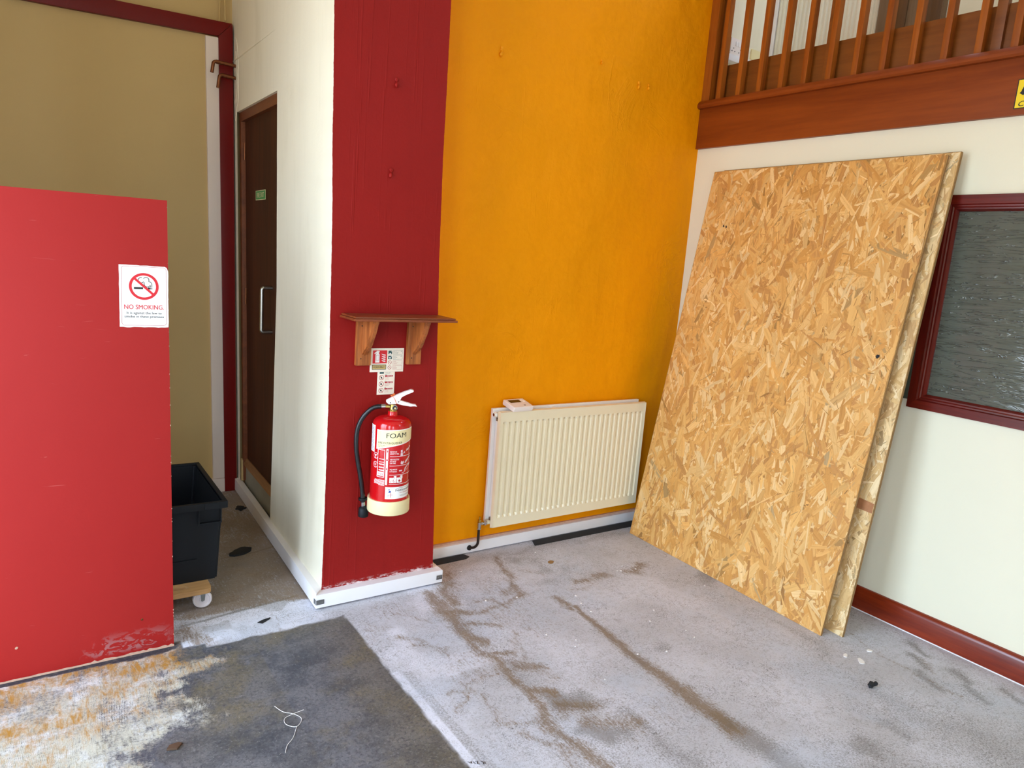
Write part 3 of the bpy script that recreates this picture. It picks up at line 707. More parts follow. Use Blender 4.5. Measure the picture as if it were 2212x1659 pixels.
obj('frame_jamb', b, M_doorframe, dd)
b = MB(); b.prism([(dx(.5, .2, .012), .5, .178), (dx(1.27, .2, .012), 1.27, .178), (dx(1.27, .2, .030), 1.27, .212), (dx(.5, .2, .030), .5, .212)], (.03, 0, 0), .002)
obj('weather_bar', b, M_doorbar, dd)
b = MB(); b.prism([(dx(.5, .1, .026), .5, .05), (dx(1.285, .1, .026), 1.285, .05), (dx(1.285, .1, .026), 1.285, .158), (dx(.5, .1, .026), .5, .158)], (.03, 0, 0))
obj('step_riser', b, M_riser, dd)
b = MB(); b.prism([(dx(1.27, .1, .004), 1.275, .075), (dx(1.30, .1, .004), 1.30, .075), (dx(1.30, .1, .004), 1.30, .205), (dx(1.27, .1, .004), 1.28, .20)], (.02, 0, 0), .002)
obj('jamb_foot', b, M_cream, dd)
for z0, z1 in ((1.895, 1.985), (1.115, 1.205)):
    b = MB(); x = dx(1.262, z0, .032); b.tube([(x, 1.262, z0), (x, 1.262, z1)], .006, 10)
    b.box(x-.001, x+.004, 1.262, 1.285, z0, z1)
    obj('hinge', b, M_copper, dd)
hx = dx(.73, 1.1, .036); hb = hx-.054
b = MB(); p = []
for a in np.linspace(0, 1, 7): p.append((hb+.012*(1-math.sin(a*math.pi/2)), .729, 1.244-.012*(1-math.cos(a*math.pi/2))))
path = [(hx+.002, .729, 1.244)]+p+[(hb, .729, 1.13)]+[(q[0], .729, 2*1.134-q[2]) for q in p[::-1]]+[(hx+.002, .729, 2*1.134-1.244)]
b.tube(path, .0095, 12)
obj('door_handle', b, M_steel, dd)
# fire exit sign
def mdoor(u, v, w): y = 1.035-u; z = 1.677+v; return (dx(y, z, .0325)-w, y, z)
fe = thing('fire_exit_sign', mdoor(.0975, 0, 0), 'small green fire exit sign stuck on the dark brown door', 'sign')
Flat().rect(0, 0, .195, .048).build('sign_plate', P_cream, fe, mdoor, .0004)
Flat().rect(.006, .003, .189, .045).build('sign_face', P_green, fe, mdoor, .0010)
Flat().text('FIRE EXIT', .028, .012, width=.14, height=.025, bold=.015).build('lettering', P_cream, fe, mdoor, .0018)

# ---- copper pipe stubs
M_pipe = M_copper
def stub(y, z, drop, xlen, label):
    t = thing('copper_pipe', (xside(y, z), y, z), label, 'pipe', 'copper pipe stubs in the recess corner')
    x0 = xside(y, z); y0 = y
    b = MB(); pts = [(x0+.01, y0, z), (x0-xlen+.03, y0-.005, z+.002)]
    for a in np.linspace(0, 1, 6): pts.append((x0-xlen+.012-.014*math.sin(a*math.pi/2), y0-.005, z+.002-.014*(1-math.cos(a*math.pi/2))))
    pts.append((x0-xlen-.008, y0-.003, z-drop)); b.tube(pts, .0085, 10)
    obj('pipe_run', b, M_pipe, t)
    b = MB()
    for f in (.42, .62): b.tube([(x0-xlen*f, y0-.003, z+.001), (x0-xlen*f-.012, y0-.003, z+.001)], .0102, 10)
    obj('joint_ring', b, M_pipe, t)
    b = MB(); b.tube([(x0-xlen*.78, y0-.004, z+.002), (x0-xlen+.012, y0-.005, z+.002)], .0105, 10)
    obj('elbow_collar', b, M_pipe, t)
stub(1.295, 2.372, .055, .115, 'upper of the two copper pipe stubs, with the longer arm, high in the recess corner')
stub(1.300, 2.312, .065, .085, 'lower of the two copper pipe stubs, with the shorter arm, high in the recess corner')

# ---- window in the right wall
wn = thing('window_1', (0, (WY0+WY1)/2, WZ0), 'mahogany framed window with obscured rippled glass', 'window', kind='structure')
def fside(p0, p1, inward, name, m):
    # p0,p1 outer corners (y,z); mitred; profile across the width (w, x)
    prof = [(0, .0), (0, -.020), (.036, -.022), (.040, -.015), (.046, -.015), (.050, -.011), (.056, -.011), (.064, .004), (.064, .016)]
    b = MB(); p0, p1, iv = Vector(p0), Vector(p1), inward
    d = (p1-p0).normalized()
    rows = [[(x, (p0+Vector(iv)*wd+d*wd).x, (p0+Vector(iv)*wd+d*wd).y) for wd, x in prof], [(x, (p1+Vector(iv)*wd-d*wd).x, (p1+Vector(iv)*wd-d*wd).y) for wd, x in prof]]
    b.grid(rows); obj(name, b, m, wn, smooth=20)
fside((WY0, WZ0), (WY0, WZ1), (-1, 0), 'frame_stile', M_framev); fside((WY1, WZ0), (WY1, WZ1), (1, 0), 'frame_stile', M_framev)
fside((WY0, WZ0), (WY1, WZ0), (0, 1), 'frame_rail', M_frame); fside((WY0, WZ1), (WY1, WZ1), (0, -1), 'frame_rail', M_frame)
N = NT('obscured_glass', .06, 0, .6); o = N.obj()
wv = N.noise(N.map(o, (1, 5, 60)), 1.0, 3, .55, 1.2); st = N.noise(N.map(o, (1, 14, 150), (.06, 0, 0)), 1.0, 4, .6, .8)
ln = N.ss(N.math('ABSOLUTE', N.math('SUBTRACT', wv, .5)), .0, .035, 1, 0)
N.col(N.mix(N.noise(N.map(o, (1, 6, 1)), 1.5, 3), lin((102, 104, 92)), lin((126, 129, 116)))); N.nrm(N.bump(N.math('ADD', N.math('MULTIPLY', ln, .22), N.math('ADD', N.math('MULTIPLY', wv, .7), N.math('MULTIPLY', st, .10))), .5, .010))
N.col(N.mix(N.math('MULTIPLY', ln, .5), N.mix(N.noise(N.map(o, (1, 6, 1)), 1.5, 3), lin((102, 104, 92)), lin((126, 129, 116))), lin((58, 60, 54))))
N.p.inputs['Transmission Weight'].default_value = .45
b = MB(); b.box(.010, .014, WY1+.05, WY0-.05, WZ0+.05, WZ1-.05)
obj('pane', b, N.m, wn)

# ================================================================= THINGS
# ---- balustrade of the balcony
bal = thing('balustrade', (.02, -.8, 2.39), 'stained wooden balustrade with square balusters along the upper landing', 'balustrade')
b = MB(); b.prism([(-.022, .0, 2.374), (-.040, .0, 2.376), (-.046, .0, 2.384), (-.046, .0, 2.396), (-.038, .0, 2.408), (-.030, .0, 2.4155), (.05, .0, 2.4155), (.05, .0, 2.376)], (0, -2.6, 0))
obj('base_rail', b, M_fascia, bal, smooth=30)
b = MB(); b.box(-.005, .035, -.0131, .0131, 0, .95); 
src = None
for k in range(20):
    y = -.1085-.1296*k
    if src is None:
        b = MB(); b.box(-.013, .022, y-.0135, y+.0135, 2.412, 3.36, .0012); src = obj('baluster', b, M_baluster, bal)
    else:
        c = src.copy(); COL.objects.link(c); c.parent = bal; c.location = (0, -.1296*k, 0)
b = MB(); b.box(-.02, .05, -.055, .012, 2.412, 3.40, .003); obj('newel_post', b, M_baluster, bal)
b = MB(); b.box(.042, .066, -2.6, -.0, 2.36, 2.603, .002); obj('skirting_board', b, M_skirt, bal)
for y in (-.078, -.722, -1.452, -2.1):
    b = MB(); b.box(.022, .05, y-.019, y+.019, 2.412, 3.36, .0015); obj('back_post', b, M_skirt, bal)
b = MB(); b.prism([(-.035, 0, 3.36), (-.045, 0, 3.375), (-.04, 0, 3.405), (0, 0, 3.42), (.05, 0, 3.405), (.055, 0, 3.375), (.045, 0, 3.36)], (0, -2.6, 0)); obj('handrail', b, M_fascia, bal)
# landing back wall: ribbed cladding, brown cupboard, plain wall
XB = .52
M_rib = plain('ribbed_white_cladding', (226, 222, 204), .5, var=.03)
b = MB(); rows = [[], []]; y = -.035; k = 0
while y > -.655:
    for dy, d in ((0, 0), (.006, .007), (.014, .007), (.020, 0)):
        for r, z in zip(rows, (2.4, 4.05)): r.append((XB-.012-d, y-dy, z))
    y -= .027
b.grid(rows); b.box(XB-.01, XB, -.66, -.03, 2.4, 4.05)
obj('ribbed_cladding', b, M_rib, label='pale vertically ribbed cladding on the landing behind the balusters', cat='cladding', smooth=30)
b = MB(); b.box(XB-.02, XB+.02, -.028, -.002, 2.4, 4.05, .002)
obj('trim_5', b, M_trimwhite, kind='structure', label='pale edge strip in the landing corner')
b = MB(); b.quad((XB+.02, 0, 2.38), (XB+.02, YB, 2.38), (XB+.02, YB, ZC), (XB+.02, 0, ZC))
obj('wall_landing_back', b, M_offwhite, kind='structure', label='white back wall of the landing', smooth=0)
M_cupA = wood('greyed_brown_board', (104, 84, 62), (128, 106, 82), 'Z', 1, .5); M_cupB = wood('dark_brown_board', (84, 58, 34), (106, 76, 46), 'Z', 1, .5)
cup = thing('cupboard', (XB, -.82, 2.4), 'dull brown wooden cupboard on the landing behind the balusters', 'cupboard')
for y0, y1, x, m, nm in ((-.66, -.735, .0, M_cupA, 'side_panel'), (-.735, -.80, .014, M_cupB, 'stile'), (-.80, -.875, .02, M_cupA, 'door_panel'), (-.875, -.925, .02, M_cupB, 'door_panel'), (-.925, -.975, .006, M_cupB, 'stile')):
    b = MB(); b.box(XB-.04+x, XB+.016, y1, y0, 2.4, 4.0, .002); obj(nm, b, m, cup)
# socket outlet on the landing wall
so = thing('socket_outlet', (.205, 0, 2.70), 'white twin socket with switches on the landing wall behind the balusters', 'socket')
b = MB(); b.box(.155, .262, -.012, 0, 2.702, 2.792, .003); obj('face_plate', b, M_plastic, so)
for x in (.199, .222):
    b = MB(); b.box(x-.008, x+.008, -.019, -.011, 2.752, 2.776, .002); obj('rocker_switch', b, P_white, so)
b = MB()
for cx in (.180, .240):
    for ddx, dz in ((0, .024), (-.012, .008), (.012, .008)):
        b = MB(); b.box(cx+ddx-.003, cx+ddx+.003, -.0125, -.011, 2.712+dz, 2.718+dz); obj('pin_hole', b, P_black, so)
b = MB(); b.box(.34, .445, -.010, 0, 2.715, 2.77, .003)
obj('blank_plate', b, P_cream, label='yellowed blank wall plate beside the landing socket', cat='plate')
b = MB(); b.box(.10, .49, -.05, 0, 2.655, 2.690, .003)
obj('cable_trunking', b, M_trimwhite, label='white cable trunking below the landing socket', cat='trunking')

# ---- yellow camera sign on the fascia
def mfas(u, v, w): return (-.0235-w, -1.5765-u, 2.186+v)
cs = thing('camera_sign', mfas(.08, 0, 0), 'yellow sign with black camera symbol on the wooden fascia at right edge', 'sign')
b = MB(); b.box(-.0238, -.022, -1.7365, -1.5765, 2.186, 2.2935); obj('sign_plate', b, P_black, cs)
Flat().rect(.0035, .003, .1565, .1045).build('sign_face', P_yellow, cs, mfas, .0006)
ic = Flat().poly([(.012, .056), (.026, .047), (.034, .058), (.020, .066)]).poly([(.018, .061), (.060, .036), (.098, .062), (.030, .098), (.018, .066)]).poly([(.062, .038), (.078, .020), (.086, .028), (.074, .046)]).rect(.076, .018, .112, .028)
ic.build('camera_symbol', P_black, cs, mfas, .0012)
Flat().text('CCTV', .0150, .0080, width=.082, height=.0185, ital=.25, bold=.012).build('lettering', P_black, cs, mfas, .0012)

# ---- OSB boards: pressed strands are geometry on the face of each board
N = NT('osb_core', .75, 0, .3); o = N.obj()
N.col(N.mix(N.noise(o, 45, 5, .75), lin((168, 116, 58)), lin((214, 168, 102)))); N.nrm(N.bump(N.noise(o, 120, 3), .4, .002)); M_osbcore = N.m
N = NT('osb_edge', .8, 0, .2); N.col(N.mix(N.noise(N.obj(), 90, 4, .7), lin((118, 86, 52)), lin((172, 138, 94)))); M_osbedge = N.m
N = NT('osb_strand', .5, 0, .4); at = N.attr('Col'); u = N.uv()
gr = N.noise(N.map(u, (4, 110, 1)), 1.0, 3, .6, .3)
N.col(N.mix(N.math('MULTIPLY', N.ss(gr, .42, .66), .30), at.outputs['Color'], N.mix(1.0, at.outputs['Color'], (.58, .45, .30), 'MULTIPLY')))
_b = N.p.inputs['Base Color'].links[0].from_socket; sk_ = N.noise(N.obj(), 210, 4, .75)
N.col(N.mix(N.math('MULTIPLY', N.math('MULTIPLY', N.ss(sk_, .56, .66), N.ss(N.noise(N.obj(), 16, 3), .46, .60)), .55), _b, lin((146, 92, 40))))
N.nrm(N.bump(gr, .12, .001)); M_strand = N.m

def osb(name, b0, b1, t0, t1, th, label, seed, nbig, tone, region=None):
    b0, b1, t0, t1 = map(Vector, (b0, b1, t0, t1))
    nrm = ((b1-b0).cross(t0-b0)).normalized()
    if nrm.x > 0: nrm = -nrm           # faces the room
    t = thing(name, (b0+b1)/2, label, 'board')
    bm = MB(); bm.prism([b0, b1, t1, t0], -nrm*th); core = obj('board_core', bm, M_osbcore, t)
    # edges
    bm = MB(); e = .0008
    up = (t1-b1).normalized(); sd = (b1-b0).normalized()
    bm.prism([b1-up*0+sd*e, t1+sd*e, t1-nrm*th+sd*e, b1-nrm*th+sd*e], sd*.0006); bm.prism([t0+up*e, t1+up*e, t1-nrm*th+up*e, t0-nrm*th+up*e], up*.0006); bm.prism([b0-sd*e, t0-sd*e, t0-nrm*th-sd*e, b0-nrm*th-sd*e], -sd*.0006)
    obj('board_edge', bm, M_osbedge, t)
    W_, H_ = (b1-b0).length, (t0-b0).length
    r = np.random.default_rng(seed); V = []; F = []; Cc = []; UV = []
    pal = [lin(c) for c in tone]
    tot = nbig
    for k in range(tot):
        q = k/tot
        if q < .40: L, wd = r.uniform(.02, .07), r.uniform(.003, .010)
        elif q < .90: L, wd = r.uniform(.05, .16), r.uniform(.008, .040)
        else: L, wd = r.uniform(.01, .05), r.uniform(.0015, .004)
        if region is None: cx, cy = r.uniform(0, W_), r.uniform(0, H_)
        else: cx, cy = r.uniform(*region), r.uniform(0, H_)
        ang = math.pi/2+r.normal(0, .50) if r.random() < .75 else r.uniform(0, math.pi)
        c, s = math.cos(ang), math.sin(ang); sk = r.uniform(-.35, .35)
        pts = [(-L/2, -wd/2*r.uniform(.5, 1)), (-L/6, -wd/2), (L/2+sk*wd, -wd/2*r.uniform(.5, 1)), (L/2-sk*wd, wd/2*r.uniform(.3, 1)), (L/8, wd/2), (-L/2+sk*wd, wd/2*r.uniform(.5, 1))]
        lift = .0002+.0006*q
        n0 = len(V); ok = True
        P2 = [(min(max(cx+x*c-y*s, 0), W_), min(max(cy+x*s+y*c, 0), H_)) for x, y in pts]
        tw = r.normal(0, .00006)
        for j, (x, y) in enumerate(P2): V.append(b0+sd*x+(t0-b0).normalized()*y+nrm*(lift+(tw if j < 3 else -tw)))
        F.append(list(range(n0, n0+6)))
        base = pal[r.integers(len(pal))]; m = r.normal(1.0, .055)
        if r.random() < .02: m *= .6
        if q >= .93: m *= .55 if r.random() < .6 else 1.15
        Cc += [tuple(min(1, max(0, x*m)) for x in base)+(1,)]*6
        uo = r.uniform(0, 9); UV += [((x+L)*1.0+uo, y+uo) for x, y in pts]
    me = bpy.data.meshes.new('strand_layer'); off = t.location
    me.from_pydata([v-off for v in V], [], F); me.materials.append(M_strand)
    a = me.color_attributes.new('Col', 'FLOAT_COLOR', 'POINT'); a.data.foreach_set('color', np.array(Cc, np.float32).ravel())
    uvl = me.uv_layers.new(name='UVMap'); uvl.data.foreach_set('uv', np.array(UV, np.float32).ravel())
    ob = bpy.data.objects.new('strand_layer', me); COL.objects.link(ob); ob.parent = t; ob['kind'] = 'stuff'
    return t, nrm
TONE1 = [(214, 162, 92), (207, 152, 80), (220, 174, 108), (198, 142, 72), (216, 167, 97), (211, 157, 86), (226, 188, 130), (190, 136, 74)]
TONE2 = [(226, 194, 142), (214, 176, 118), (232, 206, 160), (206, 166, 108), (220, 186, 132), (196, 156, 104)]
o1, n1 = osb('osb_board', (-.371, -.163, 0.001), (-.416, -1.381, 0.001), (-.042, -.177, 2.026), (-.083, -1.397, 2.021), .009, 'front orange tan chipboard sheet leaning on the white wall by the radiator', 11, 9500, TONE1)
o2, n2 = osb('osb_board', (-.298, -.222, 0.001), (-.338, -1.432, 0.001), (-.0195, -.222, 2.034), (-.058, -1.434, 2.035), .012, 'paler chipboard sheet showing as a strip behind the front sheet', 12, 3000, TONE2, (.98, 1.22))
# dark smudges on the front sheet
def mosb(u, v, w):
    b0, b1, t0 = Vector((-.371, -.163, .001)), Vector((-.416, -1.381, .001)), Vector((-.042, -.177, 2.026))
    return b0+(b1-b0).normalized()*u+(t0-b0).normalized()*v+n1*(.0016+w)
rg = random.Random(5)
for cx, cy, rr in ((1.150, 1.205, .011), (.152, 1.755, .007), (.172, 1.752, .007)):
    sm = Flat().poly([(cx+rr*(.3+.9*rg.random())*math.cos(a), cy+1.2*rr*(.3+.9*rg.random())*math.sin(a)) for a in np.linspace(0, 2*math.pi, 16)[:-1]])
    sm.build('tar_spot', M_blackrub, o1, mosb, .0003)

def mosb2(u, v, w):
    b0, b1, t0 = Vector((-.298, -.222, .001)), Vector((-.338, -1.432, .001)), Vector((-.0195, -.222, 2.034))
    return b0+(b1-b0).normalized()*u+(t0-b0).normalized()*v+n2*(.0012+w)
Flat().poly([(1.10, .553), (1.2095, .548), (1.2095, .590), (1.15, .596), (1.10, .592)]).build('dark_strand', plain('reddish_strand', (164, 108, 66), .6, var=.25, scale=60), o2, mosb2, .0003)
# ---- red partition board with its sign
pt = thing('partition_board', (-3.06, -.27, 0), 'tall red painted board standing at the left, scuffed near its foot', 'board')
b = MB(); b.prism([(-2.759, -.285, .006), (-2.7712, -.285, 1.579), (-3.36, -.285, 1.571), (-3.36, -.285, .006)], (0, .030, 0), .0012)
obj('board_panel', b, M_board, pt)
b = MB(); rg = random.Random(9); pa = []
n = 60
for i in range(n+1):
    x = -3.36+(3.36-2.7585)*i/n; pa.append((x, -.2858, .0050+.003*rg.random()+(.004 if i > n-26 and rg.random() > .55 else 0)))
b.prism([(-2.7585, -.2862, 0), (-3.36, -.2862, 0)]+pa, (0, .032, 0)); obj('raw_bottom_edge', b, M_raw, pt)
b = MB(); zc = .02
while zc < 1.57:
    if rg.random() < .16:
        x = -2.759-.0122*zc/1.567; b.box(x-.0012, x+.0008, -.2858, -.2835, zc, zc+.001+.004*rg.random())
    zc += .012
obj('edge_chips', b, M_raw, pt, kind='stuff')
for cx, cz, r_ in ((-3.226, .115, .0045), (-2.862, .128, .004)):
    b = MB(); b.blob((cx, -.2855, cz), (r_, .003, r_*1.2), .5, 1, 3); obj('filled_hole', b, M_raw if cx < -3 else M_copper, pt)
def mpan(u, v, w): return (-2.9135+u, -.2856-w, 1.1645+v)
ns = thing('no_smoking_sign', (-2.842, -.287, 1.1645), 'white no smoking notice stuck to the red board', 'sign')
rg = random.Random(2); ed = []
for i in range(15): ed.append((.1435*i/14, -.001+.002*rg.random()))
for i in range(12): ed.append((.1435+.001*rg.random(), .2*(i+1)/13))
for i in range(15): ed.append((.1435*(14-i)/14+(-.004 if i == 0 else 0), .2+.0015*rg.random()-(.004 if i == 0 else 0)))
for i in range(12): ed.append((.001*rg.random()-.0005, .2*(12-i)/13))
Flat().poly(ed).build('paper', P_white, ns, mpan, .0003)
f = Flat(); 
def rrect(F, u0, v0, u1, v1, r, t):
    pts = []
    for cx, cy, a0 in ((u1-r, v1-r, 0), (u0+r, v1-r, 90), (u0+r, v0+r, 180), (u1-r, v0+r, 270)):
        for k in range(7): a = R(a0+15*k); pts.append((cx+r*math.cos(a), cy+r*math.sin(a)))
    F.line(pts+[pts[0]], t)
rrect(f, .0065, .006, .138, .197, .010, .0009); f.build('border', P_darkred, ns, mpan, .0006)
cc = (.0715, .1335)
f = Flat().ring(cc, .0355, .0435, 48); a = R(137); d = .0365
f.line([(cc[0]+d*math.cos(a), cc[1]+d*math.sin(a)), (cc[0]-d*math.cos(a), cc[1]-d*math.sin(a))], .0072); f.build('prohibition_ring', P_red, ns, mpan, .0010)
f = Flat().rect(.0425, .1245, .0690, .1308)
f.poly([(.0830, .1245), (.0895, .1245), (.0895, .1308), (.0830, .1308)][:4]); f.rect(.0905, .1245, .0922, .1308); f.rect(.0940, .1245, .0958, .1308)
def arc(c, r, a0, a1, n=14): return [(c[0]+r*math.cos(R(a0+(a1-a0)*i/n)), c[1]+r*math.sin(R(a0+(a1-a0)*i/n))) for i in range(n+1)]
f.line(arc((.0635, .1535), .0085, 75, 330), .0019); f.line(arc((.0780, .1545), .0085, 150, -30), .0019); f.line(arc((.0815, .1420), .0095, 150, 290), .0019)
f.line([(.0855, .1495)]+arc((.0870, .1415), .0078, 80, 0)+[(.0949, .1325)], .0019); f.line([(.0845, .1330), (.0905, .1375), (.0912, .1328)], .0019)
f.build('cigarette_symbol', P_black, ns, mpan, .0008)
Flat().text('NO SMOKING.', .0135, .0592, width=.1165, height=.0145, bold=.012).build('lettering', P_red, ns, mpan, .0008)
f = Flat().text('It is against the law to', .072, .0432, width=.103, height=.0078, align='C', bold=.008); f.text('smoke in these premises', .072, .0315, width=.116, height=.0078, align='C', bold=.008)
f.build('lettering', P_black, ns, mpan, .0008)

# ---- black crate on a dolly
DLX, DLY = -2.60, -.065
dl = thing('wheeled_dolly', (-2.80, .2, 0), 'small wooden dolly with white wheels under the black crate', 'dolly')
def rnd_rect(x0, x1, y0, y1, r):
    pts = []
    for cx, cy, a0 in ((x1-r, y1-r, 0), (x0+r, y1-r, 90), (x0+r, y0+r, 180), (x1-r, y0+r, 270)):
        for k in range(5): a = R(a0+22.5*k); pts.append((cx+r*math.cos(a), cy+r*math.sin(a)))
    return pts
b = MB(); b.plate(rnd_rect(-3.02, -2.583, -.065, .045, .022), [rnd_rect(-2.80, -2.663, -.032, -.006, .013)], .070, .0895); obj('front_plank', b, M_plank, dl)
b = MB(); b.plate(rnd_rect(-3.02, -2.583, .36, .47, .022), [], .070, .0895); obj('rear_plank', b, M_plank, dl)
for x in (-2.99, -2.66):
    b = MB(); b.box(x, x+.05, .04, .37, .070, .0885, .003); obj('side_batten', b, M_plank, dl)
for x, y in ((-2.614, -.035), (-2.985, -.035), (-2.614, .415), (-2.985, .415)):
    b = MB(); b.lathe([(0, -.011), (.010, -.011), (.012, -.007), (.026, -.006), (.029, -.010), (.033, -.010), (.036, -.006), (.0365, 0), (.036, .006), (.033, .010), (.029, .010), (.026, .006), (.012, .007), (.010, .011), (0, .011)], (x, y, .0368), (-.18, -1, 0), 36)
    wl = obj('wheel', b, M_wheel, dl)
    b = MB(); b.lathe([(0, -.016), (.005, -.016), (.005, -.0105), (.009, -.0105), (.009, .0105), (.005, .0105), (.005, .016), (0, .016)], (x, y, .0368), (-.18, -1, 0), 10); obj('hub', b, M_zinc, wl)
    b = MB(); 
    for s in (-1, 1): b.prism([(x-.006, y+s*.0135, .034), (x+.006, y+s*.0135, .034), (x+.010, y+s*.0135, .070), (x-.010, y+s*.0135, .070)], (0, s*.0012, 0))
    b.box(x-.018, x+.018, y-.015, y+.015, .066, .0705); obj('fork', b, M_zinc, dl)
cr = thing('storage_crate', (-2.73, .27, .0895), 'black plastic storage crate standing on the wooden dolly behind the red board', 'crate')
X0b, X1b, Y0b, Y1b = -2.925, -2.545, .020, .535; X0t, X1t, Y0t, Y1t = -2.94, -2.528, .006, .550; ZB, ZT = .0905, .420
b = MB(); th = .004
def ringq(x0, x1, y0, y1, z): return [(x0, y0, z), (x1, y0, z), (x1, y1, z), (x0, y1, z)]
loops = [ringq(X0b, X1b, Y0b, Y1b, ZB), ringq(X0t, X1t, Y0t, Y1t, ZT), ringq(X0t+th, X1t-th, Y0t+th, Y1t-th, ZT), ringq(X0b+th, X1b-th, Y0b+th, Y1b-th, ZB+th)]
vr = [[b.bm.verts.new(p) for p in l] for l in loops]
for a, c in zip(vr, vr[1:]):
    for k in range(4): b.bm.faces.new([a[k], a[(k+1) % 4], c[(k+1) % 4], c[k]])
b.bm.faces.new(vr[0][::-1]); b.bm.faces.new(vr[-1])
ves = [e for e in b.bm.edges if len({round(v.co.z, 2) for v in e.verts}) == 2]
bmesh.ops.bevel(b.bm, geom=ves, offset=.010, segments=3, affect='EDGES')
obj('crate_body', b, M_black, cr)
b = MB(); ov = .016
for x0, x1, y0, y1 in ((X0t-ov, X1t+ov, Y0t-ov, Y0t+.001), (X0t-ov, X1t+ov, Y1t-.001, Y1t+ov), (X0t-ov, X0t+.001, Y0t+.0015, Y1t-.0015), (X1t-.001, X1t+ov, Y0t+.0015, Y1t-.0015)): b.box(x0, x1, y0, y1, .400, .4285, .003)
obj('rim', b, M_black, cr)
b = MB()
b.box(-2.622, -2.617, -.004, .010, .338, .402, .001); b.box(-2.622, -2.536, -.006, .012, .338, .344, .001); b.box(-2.539, -2.534, -.004, .012, .338, .402, .001)
obj('hand_grip', b, M_black, cr)
b = MB(); b.box(-2.93, -2.625, .010, .016, .186, .190); obj('moulded_line', b, M_black, cr)
b = MB(); b.box(-2.60, -2.545, -.012, -.009, .402, .427); obj('rim_panel', b, M_black, cr)
b = MB(); rg = random.Random(8); top = [(-2.628-.012*i, .0135, .4175+.004*rg.random()) for i in range(14)]
b.prism([(-2.628, .0135, .40), *top, (-2.628-.012*13, .0135, .40)][::-1], (0, .003, 0))
obj('torn_card', b, P_tan, label='torn pale card edge sticking up inside the black crate', cat='card')

# ---- wall shelf on brackets
sh = thing('wall_shelf', (-1.93, -.22, 1.204), 'small stained wooden shelf on two brackets on the red pillar', 'shelf')
b = MB(); b.box(-2.150, -1.707, -.376, -.2205, 1.204, 1.213, .0025); b.box(-2.144, -1.713, -.370, -.2205, 1.2135, 1.2205, .003)
obj('shelf_board', b, M_shelf, sh)
for x0, x1 in ((-2.083, -2.019), (-1.859, -1.795)):
    b = MB(); b.box(x0, x1, -.239, -.2205, 1.012, 1.2035, .004); br_ = obj('bracket', b, M_bracket, sh)
    pr = [(1.2035, .342), (1.194, .342), (1.186, .334), (1.172, .329), (1.15, .318), (1.128, .303), (1.105, .291), (1.088, .277), (1.072, .258), (1.058, .243), (1.052, .238)]
    xc = (x0+x1)/2+.004
    for dxx, tk, sh_ in ((-.0125, .0080, -.003), (-.0045, .0090, 0), (.0045, .0080, -.003)):
        b = MB(); b.prism([(xc+dxx, -(y+sh_), z) for z, y in pr]+[(xc+dxx, -.238, 1.052), (xc+dxx, -.238, 1.2035)], (tk, 0, 0), .0008)
        obj('gusset', b, M_bracket, br_)
    for z in (1.040, 1.172):
        b = MB(); b.lathe([(0, 0), (.0025, 0), (.0025, .0012), (0, .0012)], (x0+.020, -.239, z), (0, -1, 0), 10); obj('screw', b, P_black, br_)

# ---- the two instruction signs above the extinguisher
def mpil(u0, v0): return lambda u, v, w: (u0+u, -.2208-w, v0+v)
m1 = mpil(-2.0155, .981)
s1 = thing('extinguisher_sign', (-1.94, -.222, .981), 'wide white sign with red extinguisher picture under the wooden shelf', 'sign')
b = MB(); b.box(-2.0155, -1.867, -.2232, -.2207, .981, 1.0795, .0008); obj('sign_plate', b, P_paper, s1)
L0 = .0026
Flat().rect(.010, .036, .073, .090).build('red_square', P_red, s1, m1, L0)
f = Flat().rect(.0215, .0395, .0400, .068).disc((.0308, .070), .0093, 20).rect(.0265, .072, .0355, .081).poly([(.0275, .080), (.0345, .079), (.040, .0845), (.0375, .0875), (.029, .0885), (.018, .080), (.0165, .076), (.0195, .0755)])
for k in range(4):
    z0 = .0425+.0085*k; f.poly([(.0480-.001*(k % 2), z0+.008), (.0545, z0+.0015), (.0665, z0), (.0655, z0+.0045), (.0560, z0+.0055)])
f.build('white_symbol', P_white, s1, m1, L0+.0004)
Flat().frame(.0245, .049, .0375, .071, .001).build('outline', P_darkred, s1, m1, L0+.0008)
Flat().rect(.0085, .0105, .0705, .0305).build('plate_border', P_black, s1, m1, L0)
Flat().rect(.0105, .0125, .0685, .0285).build('tan_plate', P_tan, s1, m1, L0+.0004)
Flat().text('FOAM SPRAY', .0395, .0165, width=.048, height=.008, align='C').build('lettering', P_black, s1, m1, L0+.0008)
f = Flat()
for v in (.0735, .0525): f.rect(.0785, v, .0945, v+.015)
f.build('class_symbol', P_teal, s1, m1, L0)
f = Flat(); f.text('A', .0925, .0835, height=.005, align='C'); f.text('B', .0925, .0625, height=.005, align='C'); f.disc((.086, .0585), .0035, 14).poly([(.081, .0745), (.092, .0745), (.0885, .079), (.083, .0775)]); f.build('class_letter', P_white, s1, m1, L0+.0004)
f = Flat()
for v in (.0395, .0185):
    f.ring((.086, v), .0068, .0082, 24); f.line([(.0808, v+.0052), (.0912, v-.0052)], .0014)
f.build('prohibition_ring', P_darkred, s1, m1, L0)
f = Flat()
for v in (.0725, .0515): f.frame(.100, v, .142, v+.0165, .0006)
f2 = Flat()
for v in (.0305, .0095): f2.frame(.100, v, .142, v+.0165, .0006)
f.poly([(.134, .0845), (.1355, .0828), (.1395, .0885)]).poly([(.134, .0640), (.1355, .0623), (.1395, .0675)])
for (v, ls) in ((.0725, ('Safe for', 'Wood, paper', 'and textiles')), (.0515, ('Safe for', 'Flammable', 'liquids'))):
    for i, t_ in enumerate(ls): f.text(t_, .103, v+.0118-.0046*i, height=.0026)
